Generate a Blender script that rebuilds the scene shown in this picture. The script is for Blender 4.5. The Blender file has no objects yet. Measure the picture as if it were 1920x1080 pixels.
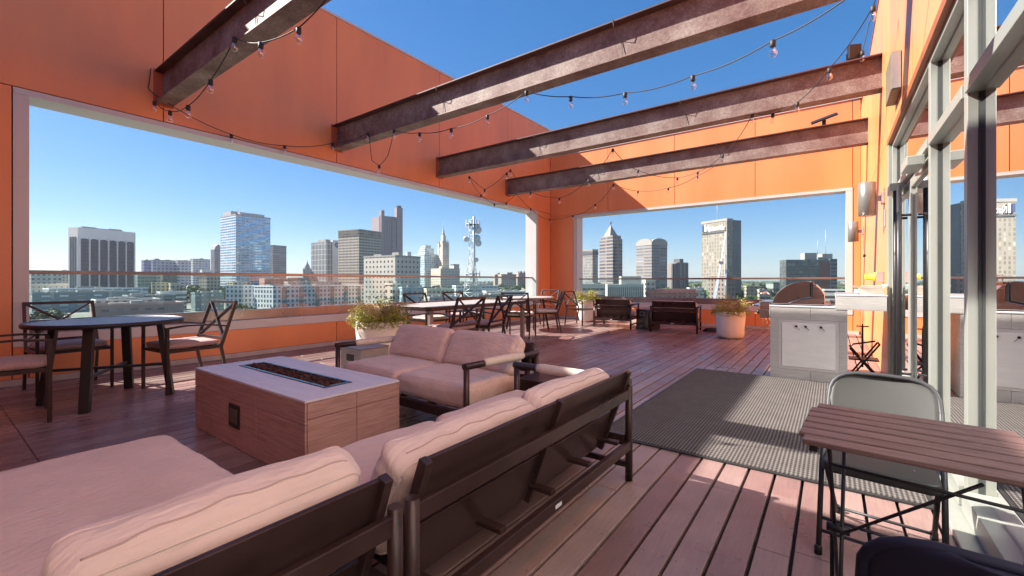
import bpy, bmesh, math, random
from mathutils import Vector, Matrix, noise
R = math.radians
random.seed(7)
S = bpy.context.scene
COL = S.collection

# ------------------------------------------------------------------ camera
F, VX, HY, CZ = 820.0, 1560.0, 527.0, 1.15
TH = math.atan((VX-960)/F)
AX = Vector((-math.sin(TH), math.cos(TH), 0)); RX = Vector((math.cos(TH), math.sin(TH), 0)); UZ = Vector((0, 0, 1))
CAMP = Vector((0, 0, CZ))
cd = bpy.data.cameras.new('camera'); cam = bpy.data.objects.new('camera', cd); COL.objects.link(cam)
cam.location = CAMP; cam.rotation_euler = (R(90), 0, TH)
cd.sensor_width = 36; cd.lens = F/1920*36; cd.shift_y = -(540-HY)/1920
cd.clip_start = 0.05; cd.clip_end = 20000
S.camera = cam

# ------------------------------------------------------------------ sky, sun, exposure
SUN = Vector((-1.0, -0.42, 0.91)).normalized()          # towards the sun
EL = math.asin(SUN.z); AZ = math.atan2(SUN.x, SUN.y)
w = bpy.data.worlds.new('World'); S.world = w; w.use_nodes = True
nt = w.node_tree; nt.nodes.clear()
sky = nt.nodes.new('ShaderNodeTexSky'); sky.sky_type = 'NISHITA'; sky.sun_disc = False
sky.sun_elevation = EL; sky.sun_rotation = AZ; sky.altitude = 200; sky.air_density = 1.0; sky.dust_density = 0.4; sky.ozone_density = 2.2
hs = nt.nodes.new('ShaderNodeHueSaturation'); hs.inputs['Saturation'].default_value = 1.75
bg = nt.nodes.new('ShaderNodeBackground'); bg.inputs[1].default_value = 0.08
wo = nt.nodes.new('ShaderNodeOutputWorld')
gam = nt.nodes.new('ShaderNodeGamma'); gam.inputs[1].default_value = 0.62
nt.links.new(sky.outputs[0], gam.inputs[0]); nt.links.new(gam.outputs[0], hs.inputs['Color']); tn = nt.nodes.new('ShaderNodeMix'); tn.data_type = 'RGBA'; tn.blend_type = 'MULTIPLY'; tn.inputs[0].default_value = 1; tn.inputs[7].default_value = (.76, .95, 1.18, 1)
nt.links.new(hs.outputs[0], tn.inputs[6]); nt.links.new(tn.outputs[2], bg.inputs[0]); nt.links.new(bg.outputs[0], wo.inputs[0])
sd = bpy.data.lights.new('sun', 'SUN'); sd.energy = 4.7; sd.angle = R(0.5); sd.color = (1.0, 0.93, 0.84)
so = bpy.data.objects.new('sun', sd); COL.objects.link(so)
so.rotation_euler = SUN.to_track_quat('Z', 'Y').to_euler(); so.location = (-20, -10, 30)
S.view_settings.view_transform = 'Standard'; S.view_settings.look = 'None'; S.view_settings.gamma = 1
S.view_settings.exposure = 1.65
S.render.engine = 'CYCLES'
S.cycles.max_bounces = 8; S.cycles.diffuse_bounces = 4; S.cycles.transparent_max_bounces = 24

# ------------------------------------------------------------------ placing helpers
def ray(x, y): return AX + RX*((x-960)/F) + UZ*((HY-y)/F)
def atz(x, y, z):
    r = ray(x, y); return CAMP + r*((z-CZ)/r.z)
def atx(x, y, X):
    r = ray(x, y); return CAMP + r*(X/r.x)
def aty(x, y, Y):
    r = ray(x, y); return CAMP + r*(Y/r.y)
def atk(x, y, k): return CAMP + ray(x, y)*k

# ------------------------------------------------------------------ materials
MC = {}
def nmat(name):
    m = bpy.data.materials.new(name); m.use_nodes = True; n = m.node_tree
    return m, n, n.nodes, n.links, n.nodes['Principled BSDF']
def mth(n, op, a, b=None, c=None, clamp=False):
    q = n.nodes.new('ShaderNodeMath'); q.operation = op; q.use_clamp = clamp
    for i, v in enumerate((a, b, c)):
        if v is None: continue
        if hasattr(v, 'default_value') or hasattr(v, 'is_linked'): n.links.new(v, q.inputs[i])
        else: q.inputs[i].default_value = v
    return q.outputs[0]
def mixc(n, fac, a, b, mode='MIX'):
    q = n.nodes.new('ShaderNodeMix'); q.data_type = 'RGBA'; q.blend_type = mode
    if hasattr(fac, 'is_linked'): n.links.new(fac, q.inputs[0])
    else: q.inputs[0].default_value = fac
    for i, v in ((6, a), (7, b)):
        if hasattr(v, 'is_linked'): n.links.new(v, q.inputs[i])
        else: q.inputs[i].default_value = (*v, 1)
    return q.outputs[2]
def tex(n, kind, scale, coord='Object', detail=4, rough=.55, vec=None, stretch=None):
    tc = n.nodes.new('ShaderNodeTexCoord'); src = tc.outputs[coord]
    if stretch:
        mp = n.nodes.new('ShaderNodeMapping'); mp.inputs['Scale'].default_value = stretch
        n.links.new(src, mp.inputs[0]); src = mp.outputs[0]
    if kind == 'noise':
        t = n.nodes.new('ShaderNodeTexNoise'); t.inputs['Detail'].default_value = detail; t.inputs['Roughness'].default_value = rough
    elif kind == 'voronoi': t = n.nodes.new('ShaderNodeTexVoronoi')
    t.inputs['Scale'].default_value = scale; n.links.new(src, t.inputs['Vector'])
    return t.outputs[0]
def ramp(n, fac, stops):
    q = n.nodes.new('ShaderNodeValToRGB'); n.links.new(fac, q.inputs[0]); e = q.color_ramp.elements
    while len(e) < len(stops): e.new(.5)
    for el, (p, c) in zip(e, stops):
        el.position = p; el.color = (*c, 1) if not isinstance(c, (int, float)) else (c, c, c, 1)
    return q.outputs[0]
def bump(n, h, strength=.3, dist=.01):
    b = n.nodes.new('ShaderNodeBump'); b.inputs['Strength'].default_value = strength; b.inputs['Distance'].default_value = dist
    n.links.new(h, b.inputs['Height']); return b.outputs[0]
def simple(name, col, rough=.5, metal=0, var=.12, scale=6, bmp=0, bscale=80, spec=.5, rvar=0.0, stretch=None, bd=.002):
    if name in MC: return MC[name]
    m, n, N, L, P = nmat(name)
    P.inputs['Roughness'].default_value = rough; P.inputs['Metallic'].default_value = metal
    P.inputs['Specular IOR Level'].default_value = spec
    t = tex(n, 'noise', scale, detail=5, stretch=stretch)
    lo = tuple(c*(1-var) for c in col); hi = tuple(min(1, c*(1+var)) for c in col)
    L.new(ramp(n, t, [(.3, lo), (.7, hi)]), P.inputs['Base Color'])
    if rvar: L.new(ramp(n, t, [(.3, max(0, rough-rvar)), (.7, min(1, rough+rvar))]), P.inputs['Roughness'])
    if bmp: L.new(bump(n, tex(n, 'noise', bscale, detail=3), bmp, bd), P.inputs['Normal'])
    MC[name] = m; return m

M = {}
M['orange'] = simple('orange_panel_paint', (.78, .265, .10), .38, var=.09, scale=.9, bmp=.12, bscale=1.3, bd=.02, rvar=.08, stretch=(1.5, 1.5, .35))
M['joint'] = simple('panel_joint', (.20, .055, .03), .8)
M['trim'] = simple('white_trim_metal', (.56, .53, .52), .4, var=.04, scale=2)
M['shoe'] = simple('brushed_rail_shoe', (.34, .27, .24), .28, metal=.75, var=.15, scale=2, rvar=.08)
M['kerb'] = simple('kerb_strip', (.50, .42, .38), .6)
M['bronze'] = simple('bronze_frame', (.042, .022, .020), .34, metal=.25, var=.2, scale=9, rvar=.07, bmp=.05)
M['black'] = simple('black_metal', (.022, .019, .022), .42, metal=.2, var=.2)
M['rubber'] = simple('black_plastic', (.02, .02, .02), .6)
M['steel'] = simple('stainless_steel', (.55, .50, .48), .24, metal=1, var=.08, scale=3, stretch=(1, 1, 20), rvar=.05)
M['alu'] = simple('anodised_frame', (.35, .365, .33), .42, metal=.35, var=.05, scale=2)
M['gasket'] = simple('dark_gasket', (.045, .05, .048), .5)
M['concrete'] = simple('white_planter', (.70, .66, .60), .7, var=.06, scale=4, bmp=.15, bscale=60)
M['stone'] = simple('pale_stone_tile', (.64, .62, .65), .45, var=.08, scale=3, stretch=(1, 8, 8))
M['slab'] = simple('concrete_slab', (.35, .34, .32), .8, bmp=.3, bscale=20)
M['soil'] = simple('soil', (.05, .035, .025), .95, bmp=.8, bscale=60)
M['yellow'] = simple('yellow_plastic', (.80, .55, .02), .4, var=.03)
M['grey'] = simple('grey_box', (.30, .28, .29), .5)
M['chairgrey'] = simple('grey_chair_steel', (.042, .043, .040), .55, metal=.15, var=.06, scale=5, rvar=.05)
M['chairblue'] = simple('dark_chair_steel', (.010, .009, .024), .6, metal=.0, var=.15, spec=.25)
M['whitepanel'] = simple('white_marble_panel', (.74, .72, .69), .35, var=.05, scale=5, stretch=(1, 1, 4))
M['sleeve'] = simple('pale_arm_sleeve', (.55, .47, .40), .85, bmp=.3, bscale=400)
M['rock'] = simple('lava_rock', (.055, .018, .014), .8, var=.7, scale=20, bmp=.8, bscale=60)
M['tray'] = simple('burner_tray', (.10, .09, .11), .25, metal=.8)
M['cable'] = simple('cable', (.03, .03, .035), .6)
M['coal'] = simple('dark_interior', (.03, .03, .03), .8)

def fabric(name, col):
    m, n, N, L, P = nmat(name)
    a = tex(n, 'noise', 5, detail=6); b = tex(n, 'noise', 500, detail=2)
    L.new(ramp(n, a, [(.3, tuple(c*.9 for c in col)), (.72, tuple(c*1.06 for c in col))]), P.inputs['Base Color'])
    P.inputs['Roughness'].default_value = .92; P.inputs['Sheen Weight'].default_value = .25; P.inputs['Specular IOR Level'].default_value = .2
    h = mth(n, 'ADD', mth(n, 'MULTIPLY', tex(n, 'noise', 9, detail=3, stretch=(1, 2.5, 1)), 6.0), b)
    cr_ = tex(n, 'noise', 7, detail=2, stretch=(1, 4.5, 1)); h = mth(n, 'ADD', h, mth(n, 'MULTIPLY', mth(n, 'ABSOLUTE', mth(n, 'SUBTRACT', cr_, .5)), 16))
    L.new(bump(n, h, .30, .004), P.inputs['Normal'])
    return m
M['cushion'] = fabric('beige_cushion_fabric', (.62, .46, .41))
M['seatpad'] = fabric('pink_grey_seat_pad', (.42, .28, .27))
M['seatpadw'] = fabric('pale_seat_pad', (.62, .57, .52))

def beam_mat():
    m, n, N, L, P = nmat('weathered_beam_steel')
    a = tex(n, 'noise', 2.2, detail=8, rough=.7); b = tex(n, 'noise', 45, detail=4, rough=.8)
    c = ramp(n, a, [(.28, (.14, .05, .045)), (.5, (.27, .19, .165)), (.72, (.44, .39, .345))])
    c2 = ramp(n, b, [(.38, (.50, .42, .40)), (.62, (1, 1, 1))])
    L.new(mixc(n, .8, c, c2, 'MULTIPLY'), P.inputs['Base Color'])
    P.inputs['Roughness'].default_value = .62; P.inputs['Metallic'].default_value = .1
    L.new(bump(n, b, .35, .004), P.inputs['Normal']); return m
M['beam'] = beam_mat()

def deck_mat():
    m, n, N, L, P = nmat('weathered_deck_boards')
    tc = N.new('ShaderNodeTexCoord'); sx = N.new('ShaderNodeSeparateXYZ'); L.new(tc.outputs['Object'], sx.inputs[0])
    bx = mth(n, 'FLOOR', mth(n, 'DIVIDE', sx.outputs[0], .136)); by = mth(n, 'FLOOR', mth(n, 'DIVIDE', mth(n, 'ADD', sx.outputs[1], mth(n, 'MULTIPLY', bx, 1.37)), 3.6))
    cb = N.new('ShaderNodeCombineXYZ'); L.new(bx, cb.inputs[0]); L.new(by, cb.inputs[1])
    wn = N.new('ShaderNodeTexWhiteNoise'); wn.noise_dimensions = '2D'; L.new(cb.outputs[0], wn.inputs[0])
    base = ramp(n, wn.outputs[0], [(0, (.215, .122, .112)), (.5, (.262, .165, .150)), (1, (.325, .23, .21))])
    st = ramp(n, tex(n, 'noise', .9, detail=6, rough=.65), [(.35, (.70, .68, .68)), (.62, (1.12, 1.12, 1.12))])
    gr = ramp(n, tex(n, 'noise', 14, detail=6, stretch=(9, .45, 1)), [(.3, (.80, .78, .77)), (.7, (1.08, 1.08, 1.08))])
    c = mixc(n, .85, base, st, 'MULTIPLY'); c = mixc(n, .8, c, gr, 'MULTIPLY')
    sp = ramp(n, tex(n, 'noise', 7, detail=9, rough=.75, stretch=(1.6, .7, 1)), [(.30, (.55, .50, .48)), (.40, (1, 1, 1)), (.68, (1, 1, 1)), (.76, (1.25, 1.25, 1.25))]); c = mixc(n, .35, c, sp, 'MULTIPLY')
    fx = mth(n, 'ABSOLUTE', mth(n, 'SUBTRACT', mth(n, 'FRACT', mth(n, 'DIVIDE', sx.outputs[0], .136)), .5)); fy = mth(n, 'ABSOLUTE', mth(n, 'SUBTRACT', mth(n, 'FRACT', mth(n, 'DIVIDE', sx.outputs[1], .41)), .5))
    scw = mth(n, 'MULTIPLY', mth(n, 'LESS_THAN', mth(n, 'ABSOLUTE', mth(n, 'SUBTRACT', fx, .30)), .028), mth(n, 'LESS_THAN', fy, .0095))
    c = mixc(n, mth(n, 'MULTIPLY', scw, .8), c, (.05, .04, .035))
    L.new(c, P.inputs['Base Color'])
    L.new(ramp(n, tex(n, 'noise', 2.3, detail=5), [(.3, .24), (.7, .44)]), P.inputs['Roughness'])
    P.inputs['Specular IOR Level'].default_value = .55
    L.new(bump(n, tex(n, 'noise', 22, detail=5, stretch=(10, .5, 1)), .16, .003), P.inputs['Normal']); return m
M['deck'] = deck_mat()

def slat_wood(name, c0, c1, rough=.5):
    m, n, N, L, P = nmat(name)
    g = tex(n, 'noise', 10, detail=7, stretch=(.6, 8, 8))
    L.new(ramp(n, g, [(.3, c0), (.7, c1)]), P.inputs['Base Color']); P.inputs['Roughness'].default_value = rough
    L.new(bump(n, g, .25, .003), P.inputs['Normal']); return m
M['slat'] = slat_wood('brown_slat_wood', (.085, .042, .038), (.175, .10, .09))
M['slatgrey'] = slat_wood('grey_slat_wood', (.17, .18, .20), (.30, .31, .33), .4)
M['tiletop'] = slat_wood('dining_table_top', (.30, .27, .25), (.42, .39, .36), .5)

def tile_mat(name, c0, c1, tw, thh, grout, ax=0, rough=.5):
    # wood-grain porcelain tile, grain runs horizontally
    m, n, N, L, P = nmat(name)
    tc = N.new('ShaderNodeTexCoord'); sx = N.new('ShaderNodeSeparateXYZ'); L.new(tc.outputs['Object'], sx.inputs[0])
    g = tex(n, 'noise', 6, detail=8, rough=.65, stretch=(.8, .8, 16)); st = tex(n, 'noise', 1.5, detail=3)
    c = ramp(n, g, [(.28, c0), (.72, c1)])
    c = mixc(n, .5, c, ramp(n, st, [(.3, (.8, .8, .8)), (.7, (1.1, 1.1, 1.1))]), 'MULTIPLY')
    L.new(c, P.inputs['Base Color']); P.inputs['Roughness'].default_value = rough
    L.new(bump(n, g, .2, .002), P.inputs['Normal']); return m
M['pitwood'] = tile_mat('fire_pit_wood_tile', (.30, .16, .14), (.52, .34, .30), .6, .2, .1)
M['grilltile'] = tile_mat('grey_wood_tile', (.40, .38, .36), (.56, .54, .51), .6, .2, .1)

def mat_mat():
    m, n, N, L, P = nmat('woven_entrance_mat')
    tc = N.new('ShaderNodeTexCoord'); sx = N.new('ShaderNodeSeparateXYZ'); L.new(tc.outputs['Object'], sx.inputs[0])
    a = mth(n, 'SINE', mth(n, 'MULTIPLY', sx.outputs[0], 2*math.pi/.022)); b = mth(n, 'SINE', mth(n, 'MULTIPLY', sx.outputs[1], 2*math.pi/.034))
    h = mth(n, 'ADD', mth(n, 'MULTIPLY', mth(n, 'ADD', a, mth(n, 'MULTIPLY', b, .5)), .3), .5)
    c = ramp(n, h, [(.15, (.038, .033, .034)), (.85, (.16, .145, .135))])
    s = ramp(n, tex(n, 'noise', 6, detail=8, rough=.7), [(.3, (.78, .77, .76)), (.7, (1.1, 1.1, 1.08))])
    sp = ramp(n, tex(n, 'noise', 160, detail=1), [(.70, (1, 1, 1)), (.78, (1.6, 1.6, 1.6))])
    L.new(mixc(n, 1, mixc(n, .8, c, s, 'MULTIPLY'), sp, 'MULTIPLY'), P.inputs['Base Color'])
    P.inputs['Roughness'].default_value = .95; P.inputs['Specular IOR Level'].default_value = .15
    L.new(bump(n, h, .7, .006), P.inputs['Normal']); return m
M['mat'] = mat_mat()

def glass_mat(name, tint, refl, rough=0.0):
    m, n, N, L, P = nmat(name); N.remove(P)
    tr = N.new('ShaderNodeBsdfTransparent'); tr.inputs[0].default_value = (*tint, 1)
    gl = N.new('ShaderNodeBsdfGlossy'); gl.inputs['Roughness'].default_value = rough; gl.inputs[0].default_value = (1, 1, 1, 1)
    fr = N.new('ShaderNodeFresnel'); fr.inputs[0].default_value = 1.45
    gm = N.new('ShaderNodeNewGeometry')
    f = mth(n, 'MULTIPLY', mth(n, 'ADD', fr.outputs[0], refl, clamp=True), mth(n, 'SUBTRACT', 1, gm.outputs['Backfacing']))
    mx = N.new('ShaderNodeMixShader'); L.new(f, mx.inputs[0]); L.new(tr.outputs[0], mx.inputs[1]); L.new(gl.outputs[0], mx.inputs[2])
    L.new(mx.outputs[0], N['Material Output'].inputs[0]); return m
M['glass'] = glass_mat('railing_glass', (.92, .975, .965), .02)
M['window'] = glass_mat('window_wall_glass', (.55, .66, .60), .62)
M['bulb'] = glass_mat('bulb_glass', (.97, .97, .95), .22)

def leaf_mat(name, c0, c1):
    m, n, N, L, P = nmat(name)
    g = N.new('ShaderNodeNewGeometry')
    L.new(ramp(n, g.outputs['Random Per Island'], [(0, c0), (1, c1)]), P.inputs['Base Color'])
    P.inputs['Roughness'].default_value = .55; P.inputs['Specular IOR Level'].default_value = .3
    return m
M['leaf'] = leaf_mat('tree_leaf', (.035, .065, .02), (.10, .14, .05))
M['bark'] = simple('bark', (.10, .075, .055), .9)
M['plant'] = leaf_mat('planter_leaf', (.20, .24, .03), (.55, .50, .13))
M['plantdry'] = leaf_mat('dry_grass_blade', (.42, .26, .12), (.62, .48, .30))

def facade(name, wall, glass, bw, fh, fu, fv, gr=.12, wr=.75, offu=0.0, offv=0.0, wvar=.25, metal=.0, gl2=None):
    """procedural window grid in object space: bw bay width, fh floor height, fu/fv window share"""
    if name in MC: return MC[name]
    m, n, N, L, P = nmat(name)
    tc = N.new('ShaderNodeTexCoord'); s = N.new('ShaderNodeSeparateXYZ'); L.new(tc.outputs['Object'], s.inputs[0])
    sn = N.new('ShaderNodeSeparateXYZ'); L.new(tc.outputs['Normal'], sn.inputs[0])
    isx = mth(n, 'GREATER_THAN', mth(n, 'ABSOLUTE', sn.outputs[0]), .7)
    top = mth(n, 'GREATER_THAN', mth(n, 'ABSOLUTE', sn.outputs[2]), .7)
    u = mth(n, 'ADD', mth(n, 'MULTIPLY', s.outputs[1], isx), mth(n, 'MULTIPLY', s.outputs[0], mth(n, 'SUBTRACT', 1, isx)))
    u = mth(n, 'ADD', mth(n, 'DIVIDE', u, bw), offu+100); v = mth(n, 'ADD', mth(n, 'DIVIDE', s.outputs[2], fh), offv+100)
    fu_ = mth(n, 'ABSOLUTE', mth(n, 'SUBTRACT', mth(n, 'FRACT', u), .5)); fv_ = mth(n, 'ABSOLUTE', mth(n, 'SUBTRACT', mth(n, 'FRACT', v), .5))
    mk = mth(n, 'MULTIPLY', mth(n, 'LESS_THAN', fu_, fu/2), mth(n, 'LESS_THAN', fv_, fv/2))
    mk = mth(n, 'MULTIPLY', mk, mth(n, 'SUBTRACT', 1, top))
    cb = N.new('ShaderNodeCombineXYZ'); L.new(mth(n, 'FLOOR', u), cb.inputs[0]); L.new(mth(n, 'FLOOR', v), cb.inputs[1])
    wn = N.new('ShaderNodeTexWhiteNoise'); wn.noise_dimensions = '2D'; L.new(cb.outputs[0], wn.inputs[0])
    g2 = gl2 or tuple(min(1, c*(1+wvar*4)) for c in glass)
    gc = ramp(n, wn.outputs[0], [(0, tuple(c*(1-wvar) for c in glass)), (.7, glass), (1, g2)])
    wc = ramp(n, tex(n, 'noise', .05, detail=6, rough=.7), [(.3, tuple(c*.86 for c in wall)), (.7, tuple(min(1, c*1.1) for c in wall))])
    L.new(mixc(n, mk, wc, gc), P.inputs['Base Color'])
    L.new(mth(n, 'ADD', mth(n, 'MULTIPLY', mk, gr-wr), wr), P.inputs['Roughness'])
    L.new(mth(n, 'MULTIPLY', mk, metal), P.inputs['Metallic'])
    L.new(bump(n, mth(n, 'SUBTRACT', 1, mk), .6, .3), P.inputs['Normal'])
    MC[name] = m; return m

# ------------------------------------------------------------------ mesh builder
class MB:
    def __init__(s): s.bm = bmesh.new()
    def box(s, x0, x1, y0, y1, z0, z1, mtx=None):
        vs = [s.bm.verts.new(Vector(p) if mtx is None else mtx @ Vector(p)) for p in
              ((x0, y0, z0), (x1, y0, z0), (x1, y1, z0), (x0, y1, z0), (x0, y0, z1), (x1, y0, z1), (x1, y1, z1), (x0, y1, z1))]
        for f in ((3, 2, 1, 0), (4, 5, 6, 7), (0, 1, 5, 4), (1, 2, 6, 5), (2, 3, 7, 6), (3, 0, 4, 7)): s.bm.faces.new([vs[i] for i in f])
        return s
    def bar(s, a, b, w, h, up=(0, 0, 1)):
        a = Vector(a); b = Vector(b); d = (b-a); l = d.length; d.normalize(); u = Vector(up)
        if abs(d.dot(u)) > .98: u = Vector((0, 1, 0))
        sd_ = d.cross(u).normalized(); u = sd_.cross(d).normalized()
        m = Matrix((( sd_.x, d.x, u.x, a.x), (sd_.y, d.y, u.y, a.y), (sd_.z, d.z, u.z, a.z), (0, 0, 0, 1)))
        return s.box(-w/2, w/2, 0, l, -h/2, h/2, m)
    def tube(s, pts, r, n=8, cap=True):
        pts = [Vector(p) for p in pts]; rings = []
        rr = r if isinstance(r, (list, tuple)) else [r]*len(pts)
        prev = None
        for i, p in enumerate(pts):
            d = (pts[min(i+1, len(pts)-1)]-pts[max(i-1, 0)]).normalized()
            if prev is None:
                u = Vector((0, 0, 1)) if abs(d.z) < .9 else Vector((1, 0, 0))
            else: u = prev
            a = d.cross(u).normalized(); u = a.cross(d).normalized(); prev = u
            rings.append([s.bm.verts.new(p+(a*math.cos(2*math.pi*k/n)+u*math.sin(2*math.pi*k/n))*rr[i]) for k in range(n)])
        for A, B in zip(rings, rings[1:]):
            for k in range(n):
                f = s.bm.faces.new((A[k], A[(k+1) % n], B[(k+1) % n], B[k])); f.smooth = True
        if cap: s.bm.faces.new(rings[0][::-1]); s.bm.faces.new(rings[-1])
        return s
    def lathe(s, prof, c=(0, 0, 0), n=32, axis='z', smooth=True):
        c = Vector(c); rings = []
        for r, h in prof:
            ring = []
            for k in range(n):
                t = 2*math.pi*k/n
                v = Vector((r*math.cos(t), r*math.sin(t), h))
                if axis == 'x': v = Vector((h, r*math.cos(t), r*math.sin(t)))
                if axis == 'y': v = Vector((r*math.cos(t), h, r*math.sin(t)))
                ring.append(s.bm.verts.new(c+v))
            rings.append(ring)
        for A, B in zip(rings, rings[1:]):
            for k in range(n):
                f = s.bm.faces.new((A[k], A[(k+1) % n], B[(k+1) % n], B[k])); f.smooth = smooth
        s.bm.faces.new(rings[0][::-1]); s.bm.faces.new(rings[-1]); return s
    def prism(s, poly, z0, z1, mtx=None):
        T = (lambda p: mtx @ Vector(p)) if mtx is not None else (lambda p: Vector(p))
        a = [s.bm.verts.new(T((x, y, z0))) for x, y in poly]; b = [s.bm.verts.new(T((x, y, z1))) for x, y in poly]
        s.bm.faces.new(a[::-1]); s.bm.faces.new(b); k = len(poly)
        for i in range(k): s.bm.faces.new((a[i], a[(i+1) % k], b[(i+1) % k], b[i]))
        return s
    def quad(s, *p): s.bm.faces.new([s.bm.verts.new(Vector(q)) for q in p]); return s
    def build(s, name, mat, parent=None, bevel=0, seg=2, label=None, recalc=True):
        if recalc: bmesh.ops.recalc_face_normals(s.bm, faces=s.bm.faces)
        me = bpy.data.meshes.new(name); s.bm.to_mesh(me); s.bm.free(); me.materials.append(mat)
        o = bpy.data.objects.new(name, me); COL.objects.link(o)
        if parent is not None: o.parent = parent
        if bevel:
            b = o.modifiers.new('bevel', 'BEVEL'); b.width = bevel; b.segments = seg; b.limit_method = 'ANGLE'; b.angle_limit = R(50)
        if label: o['label'] = label
        return o
def tag(o, label, cat, group=None, kind=None):
    if kind: o['kind'] = kind
    if label: o['label'] = label
    if cat: o['category'] = cat
    if group: o['group'] = group
    return o
def empty(name, loc=(0, 0, 0), rz=0, label=None, cat=None, group=None):
    o = bpy.data.objects.new(name, None); COL.objects.link(o); o.location = loc; o.rotation_euler = (0, 0, rz); o.empty_display_size = .2
    return tag(o, label, cat, group)
def copy_tree(o, parent=None):
    c = o.copy(); COL.objects.link(c); c.parent = parent
    for ch in list(o.children): copy_tree(ch, c)
    return c

def cushion_mesh(sx, sy, sz, r=.05, crown=.03, seed=0, wr=.006, nx=40, ny=32, nz=8, mtx=None):
    """soft box: rounded edges, domed faces, wrinkles"""
    bm = bmesh.new(); g = {}
    def V(i, j, k):
        key = (i, j, k)
        if key in g: return g[key]
        a = -1+2*i/nx; b = -1+2*j/ny; c = -1+2*k/nz
        hx, hy, hz = sx/2, sy/2, sz/2
        p = Vector((a*hx, b*hy, c*hz))
        q = Vector((max(-hx+r, min(hx-r, p.x)), max(-hy+r, min(hy-r, p.y)), max(-hz+r, min(hz-r, p.z))))
        d = p-q
        if d.length > 1e-6: p = q+d.normalized()*r
        fz = (1-a*a)*(1-b*b)
        p.z += (1 if c > 0 else -1 if c < 0 else 0)*abs(c)*crown*(fz**.6)
        p.x += a*abs(a)*crown*.45*(1-b*b)*(1-c*c); p.y += b*abs(b)*crown*.45*(1-a*a)*(1-c*c)
        s3 = Vector((seed*7.3, seed*3.1, 0))
        dn = noise.noise(p*3.5+s3)*wr*1.5+noise.noise(Vector((p.x*4+p.y*3, p.y*22-p.x*6, p.z*9))+s3)*wr*.9*(.25+abs(a)**2+abs(b)**2*.5)+noise.noise(p*18+s3)*wr*.35
        nrm = Vector((a**5, b**5, c if abs(c) > .9 else c**3))
        if nrm.length > 1e-4: p += nrm.normalized()*dn
        g[key] = bm.verts.new(p if mtx is None else mtx @ p); return g[key]
    for i in range(nx):
        for j in range(ny):
            bm.faces.new((V(i, j, nz), V(i+1, j, nz), V(i+1, j+1, nz), V(i, j+1, nz))); bm.faces.new((V(i, j, 0), V(i, j+1, 0), V(i+1, j+1, 0), V(i+1, j, 0)))
    for k in range(nz):
        for i in range(nx):
            bm.faces.new((V(i, 0, k), V(i+1, 0, k), V(i+1, 0, k+1), V(i, 0, k+1))); bm.faces.new((V(i, ny, k), V(i, ny, k+1), V(i+1, ny, k+1), V(i+1, ny, k)))
        for j in range(ny):
            bm.faces.new((V(0, j, k), V(0, j, k+1), V(0, j+1, k+1), V(0, j+1, k))); bm.faces.new((V(nx, j, k), V(nx, j+1, k), V(nx, j+1, k+1), V(nx, j, k+1)))
    for f in bm.faces: f.smooth = True
    return bm
def cushion(name, parent, sx, sy, sz, loc, rot=(0, 0, 0), mat=None, piping=True, **kw):
    mt = Matrix.Translation(loc) @ Matrix.Rotation(rot[2], 4, 'Z') @ Matrix.Rotation(rot[1], 4, 'Y') @ Matrix.Rotation(rot[0], 4, 'X')
    b = MB(); b.bm.free(); b.bm = cushion_mesh(sx, sy, sz, mtx=mt, **kw)
    from mathutils.bvhtree import BVHTree
    tree = BVHTree.FromBMesh(b.bm)
    def snap(p, off=.0015):
        h_ = tree.find_nearest(p)
        if h_[0] is None: return p
        d_ = p-h_[0]; ctr_ = Vector(loc); nn = h_[1] if h_[1].dot(h_[0]-ctr_) > 0 else -h_[1]
        return h_[0]+nn*off
    o = b.build(name, mat or M['cushion'], parent)
    if piping:
        r = kw.get('r', .05); hx, hy, hz = sx/2-.010, sy/2-.010, sz/2-r*.20
        p = MB()
        for sgn in (1, -1):
            pts = []; q = r*.75
            for cx, cy, a0 in ((hx-q, hy-q, 0), (-hx+q, hy-q, 90), (-hx+q, -hy+q, 180), (hx-q, -hy+q, 270)):
                for t in range(0, 91, 18): pts.append(Vector((cx+q*math.cos(R(a0+t)), cy+q*math.sin(R(a0+t)), sgn*hz*.90)))
            dense = []
            for A_0, B_0 in zip(pts, pts[1:]+pts[:1]):
                m_ = max(1, int((B_0-A_0).length/.03)); dense += [snap(mt @ A_0.lerp(B_0, j_/m_)) for j_ in range(m_)]
            pts = dense+[dense[0]]; p.tube(pts, .0032, 6)
        p.build('piping', mat or M['cushion'], o)
        if name == 'back_cushion':
            cr_ = kw.get('crown', .03); q = MB()
            q.tube([snap(mt @ Vector((a_*sx/2, sy/2+.05, -sz*.12+.003*math.sin(a_*14))), .0005) for a_ in [-.93+.0465*k for k in range(41)]], .0024, 6)
            q.build('zip_seam', simple('seam_thread', (.40, .28, .24), .9), o)
    return o

# ================================================================== THE TERRACE
GZ = -21.0
# deck boards
b = MB(); P_ = .136
x = -56*.136
yb = [-3.2, .47, 12.0]
i = 0
rnd = random.Random(3)
while x < .62:
    for y0, y1 in zip(yb, yb[1:]):
        cuts = [y0]
        c = y0+rnd.uniform(1.2, 4.2)
        while c < y1-.8: cuts.append(c); c += rnd.uniform(2.8, 4.4)
        cuts.append(y1)
        for a, c2 in zip(cuts, cuts[1:]):
            dz = rnd.uniform(-.0012, .0012)
            b.box(x+.0072, x+P_-.0072, a+.002, c2-.002, -.028, dz)
    x += P_; i += 1
deck = b.build('deck_floor', M['deck'], bevel=.002, seg=1); tag(deck, None, None, kind='structure')
o = MB().box(-7.64, .62, -3.2, 12.0, -.14, -.032).build('deck_substrate', M['coal']); tag(o, None, None, kind='structure')
bb = empty('apartment_block', (0, 0, GZ), label='tall building under the terrace carrying its deck and walls', cat='building')
MB().box(-7.62, 9.0, -12, 12.33, 0, -GZ-.15).build('body', M['slab'], bb)

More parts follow.
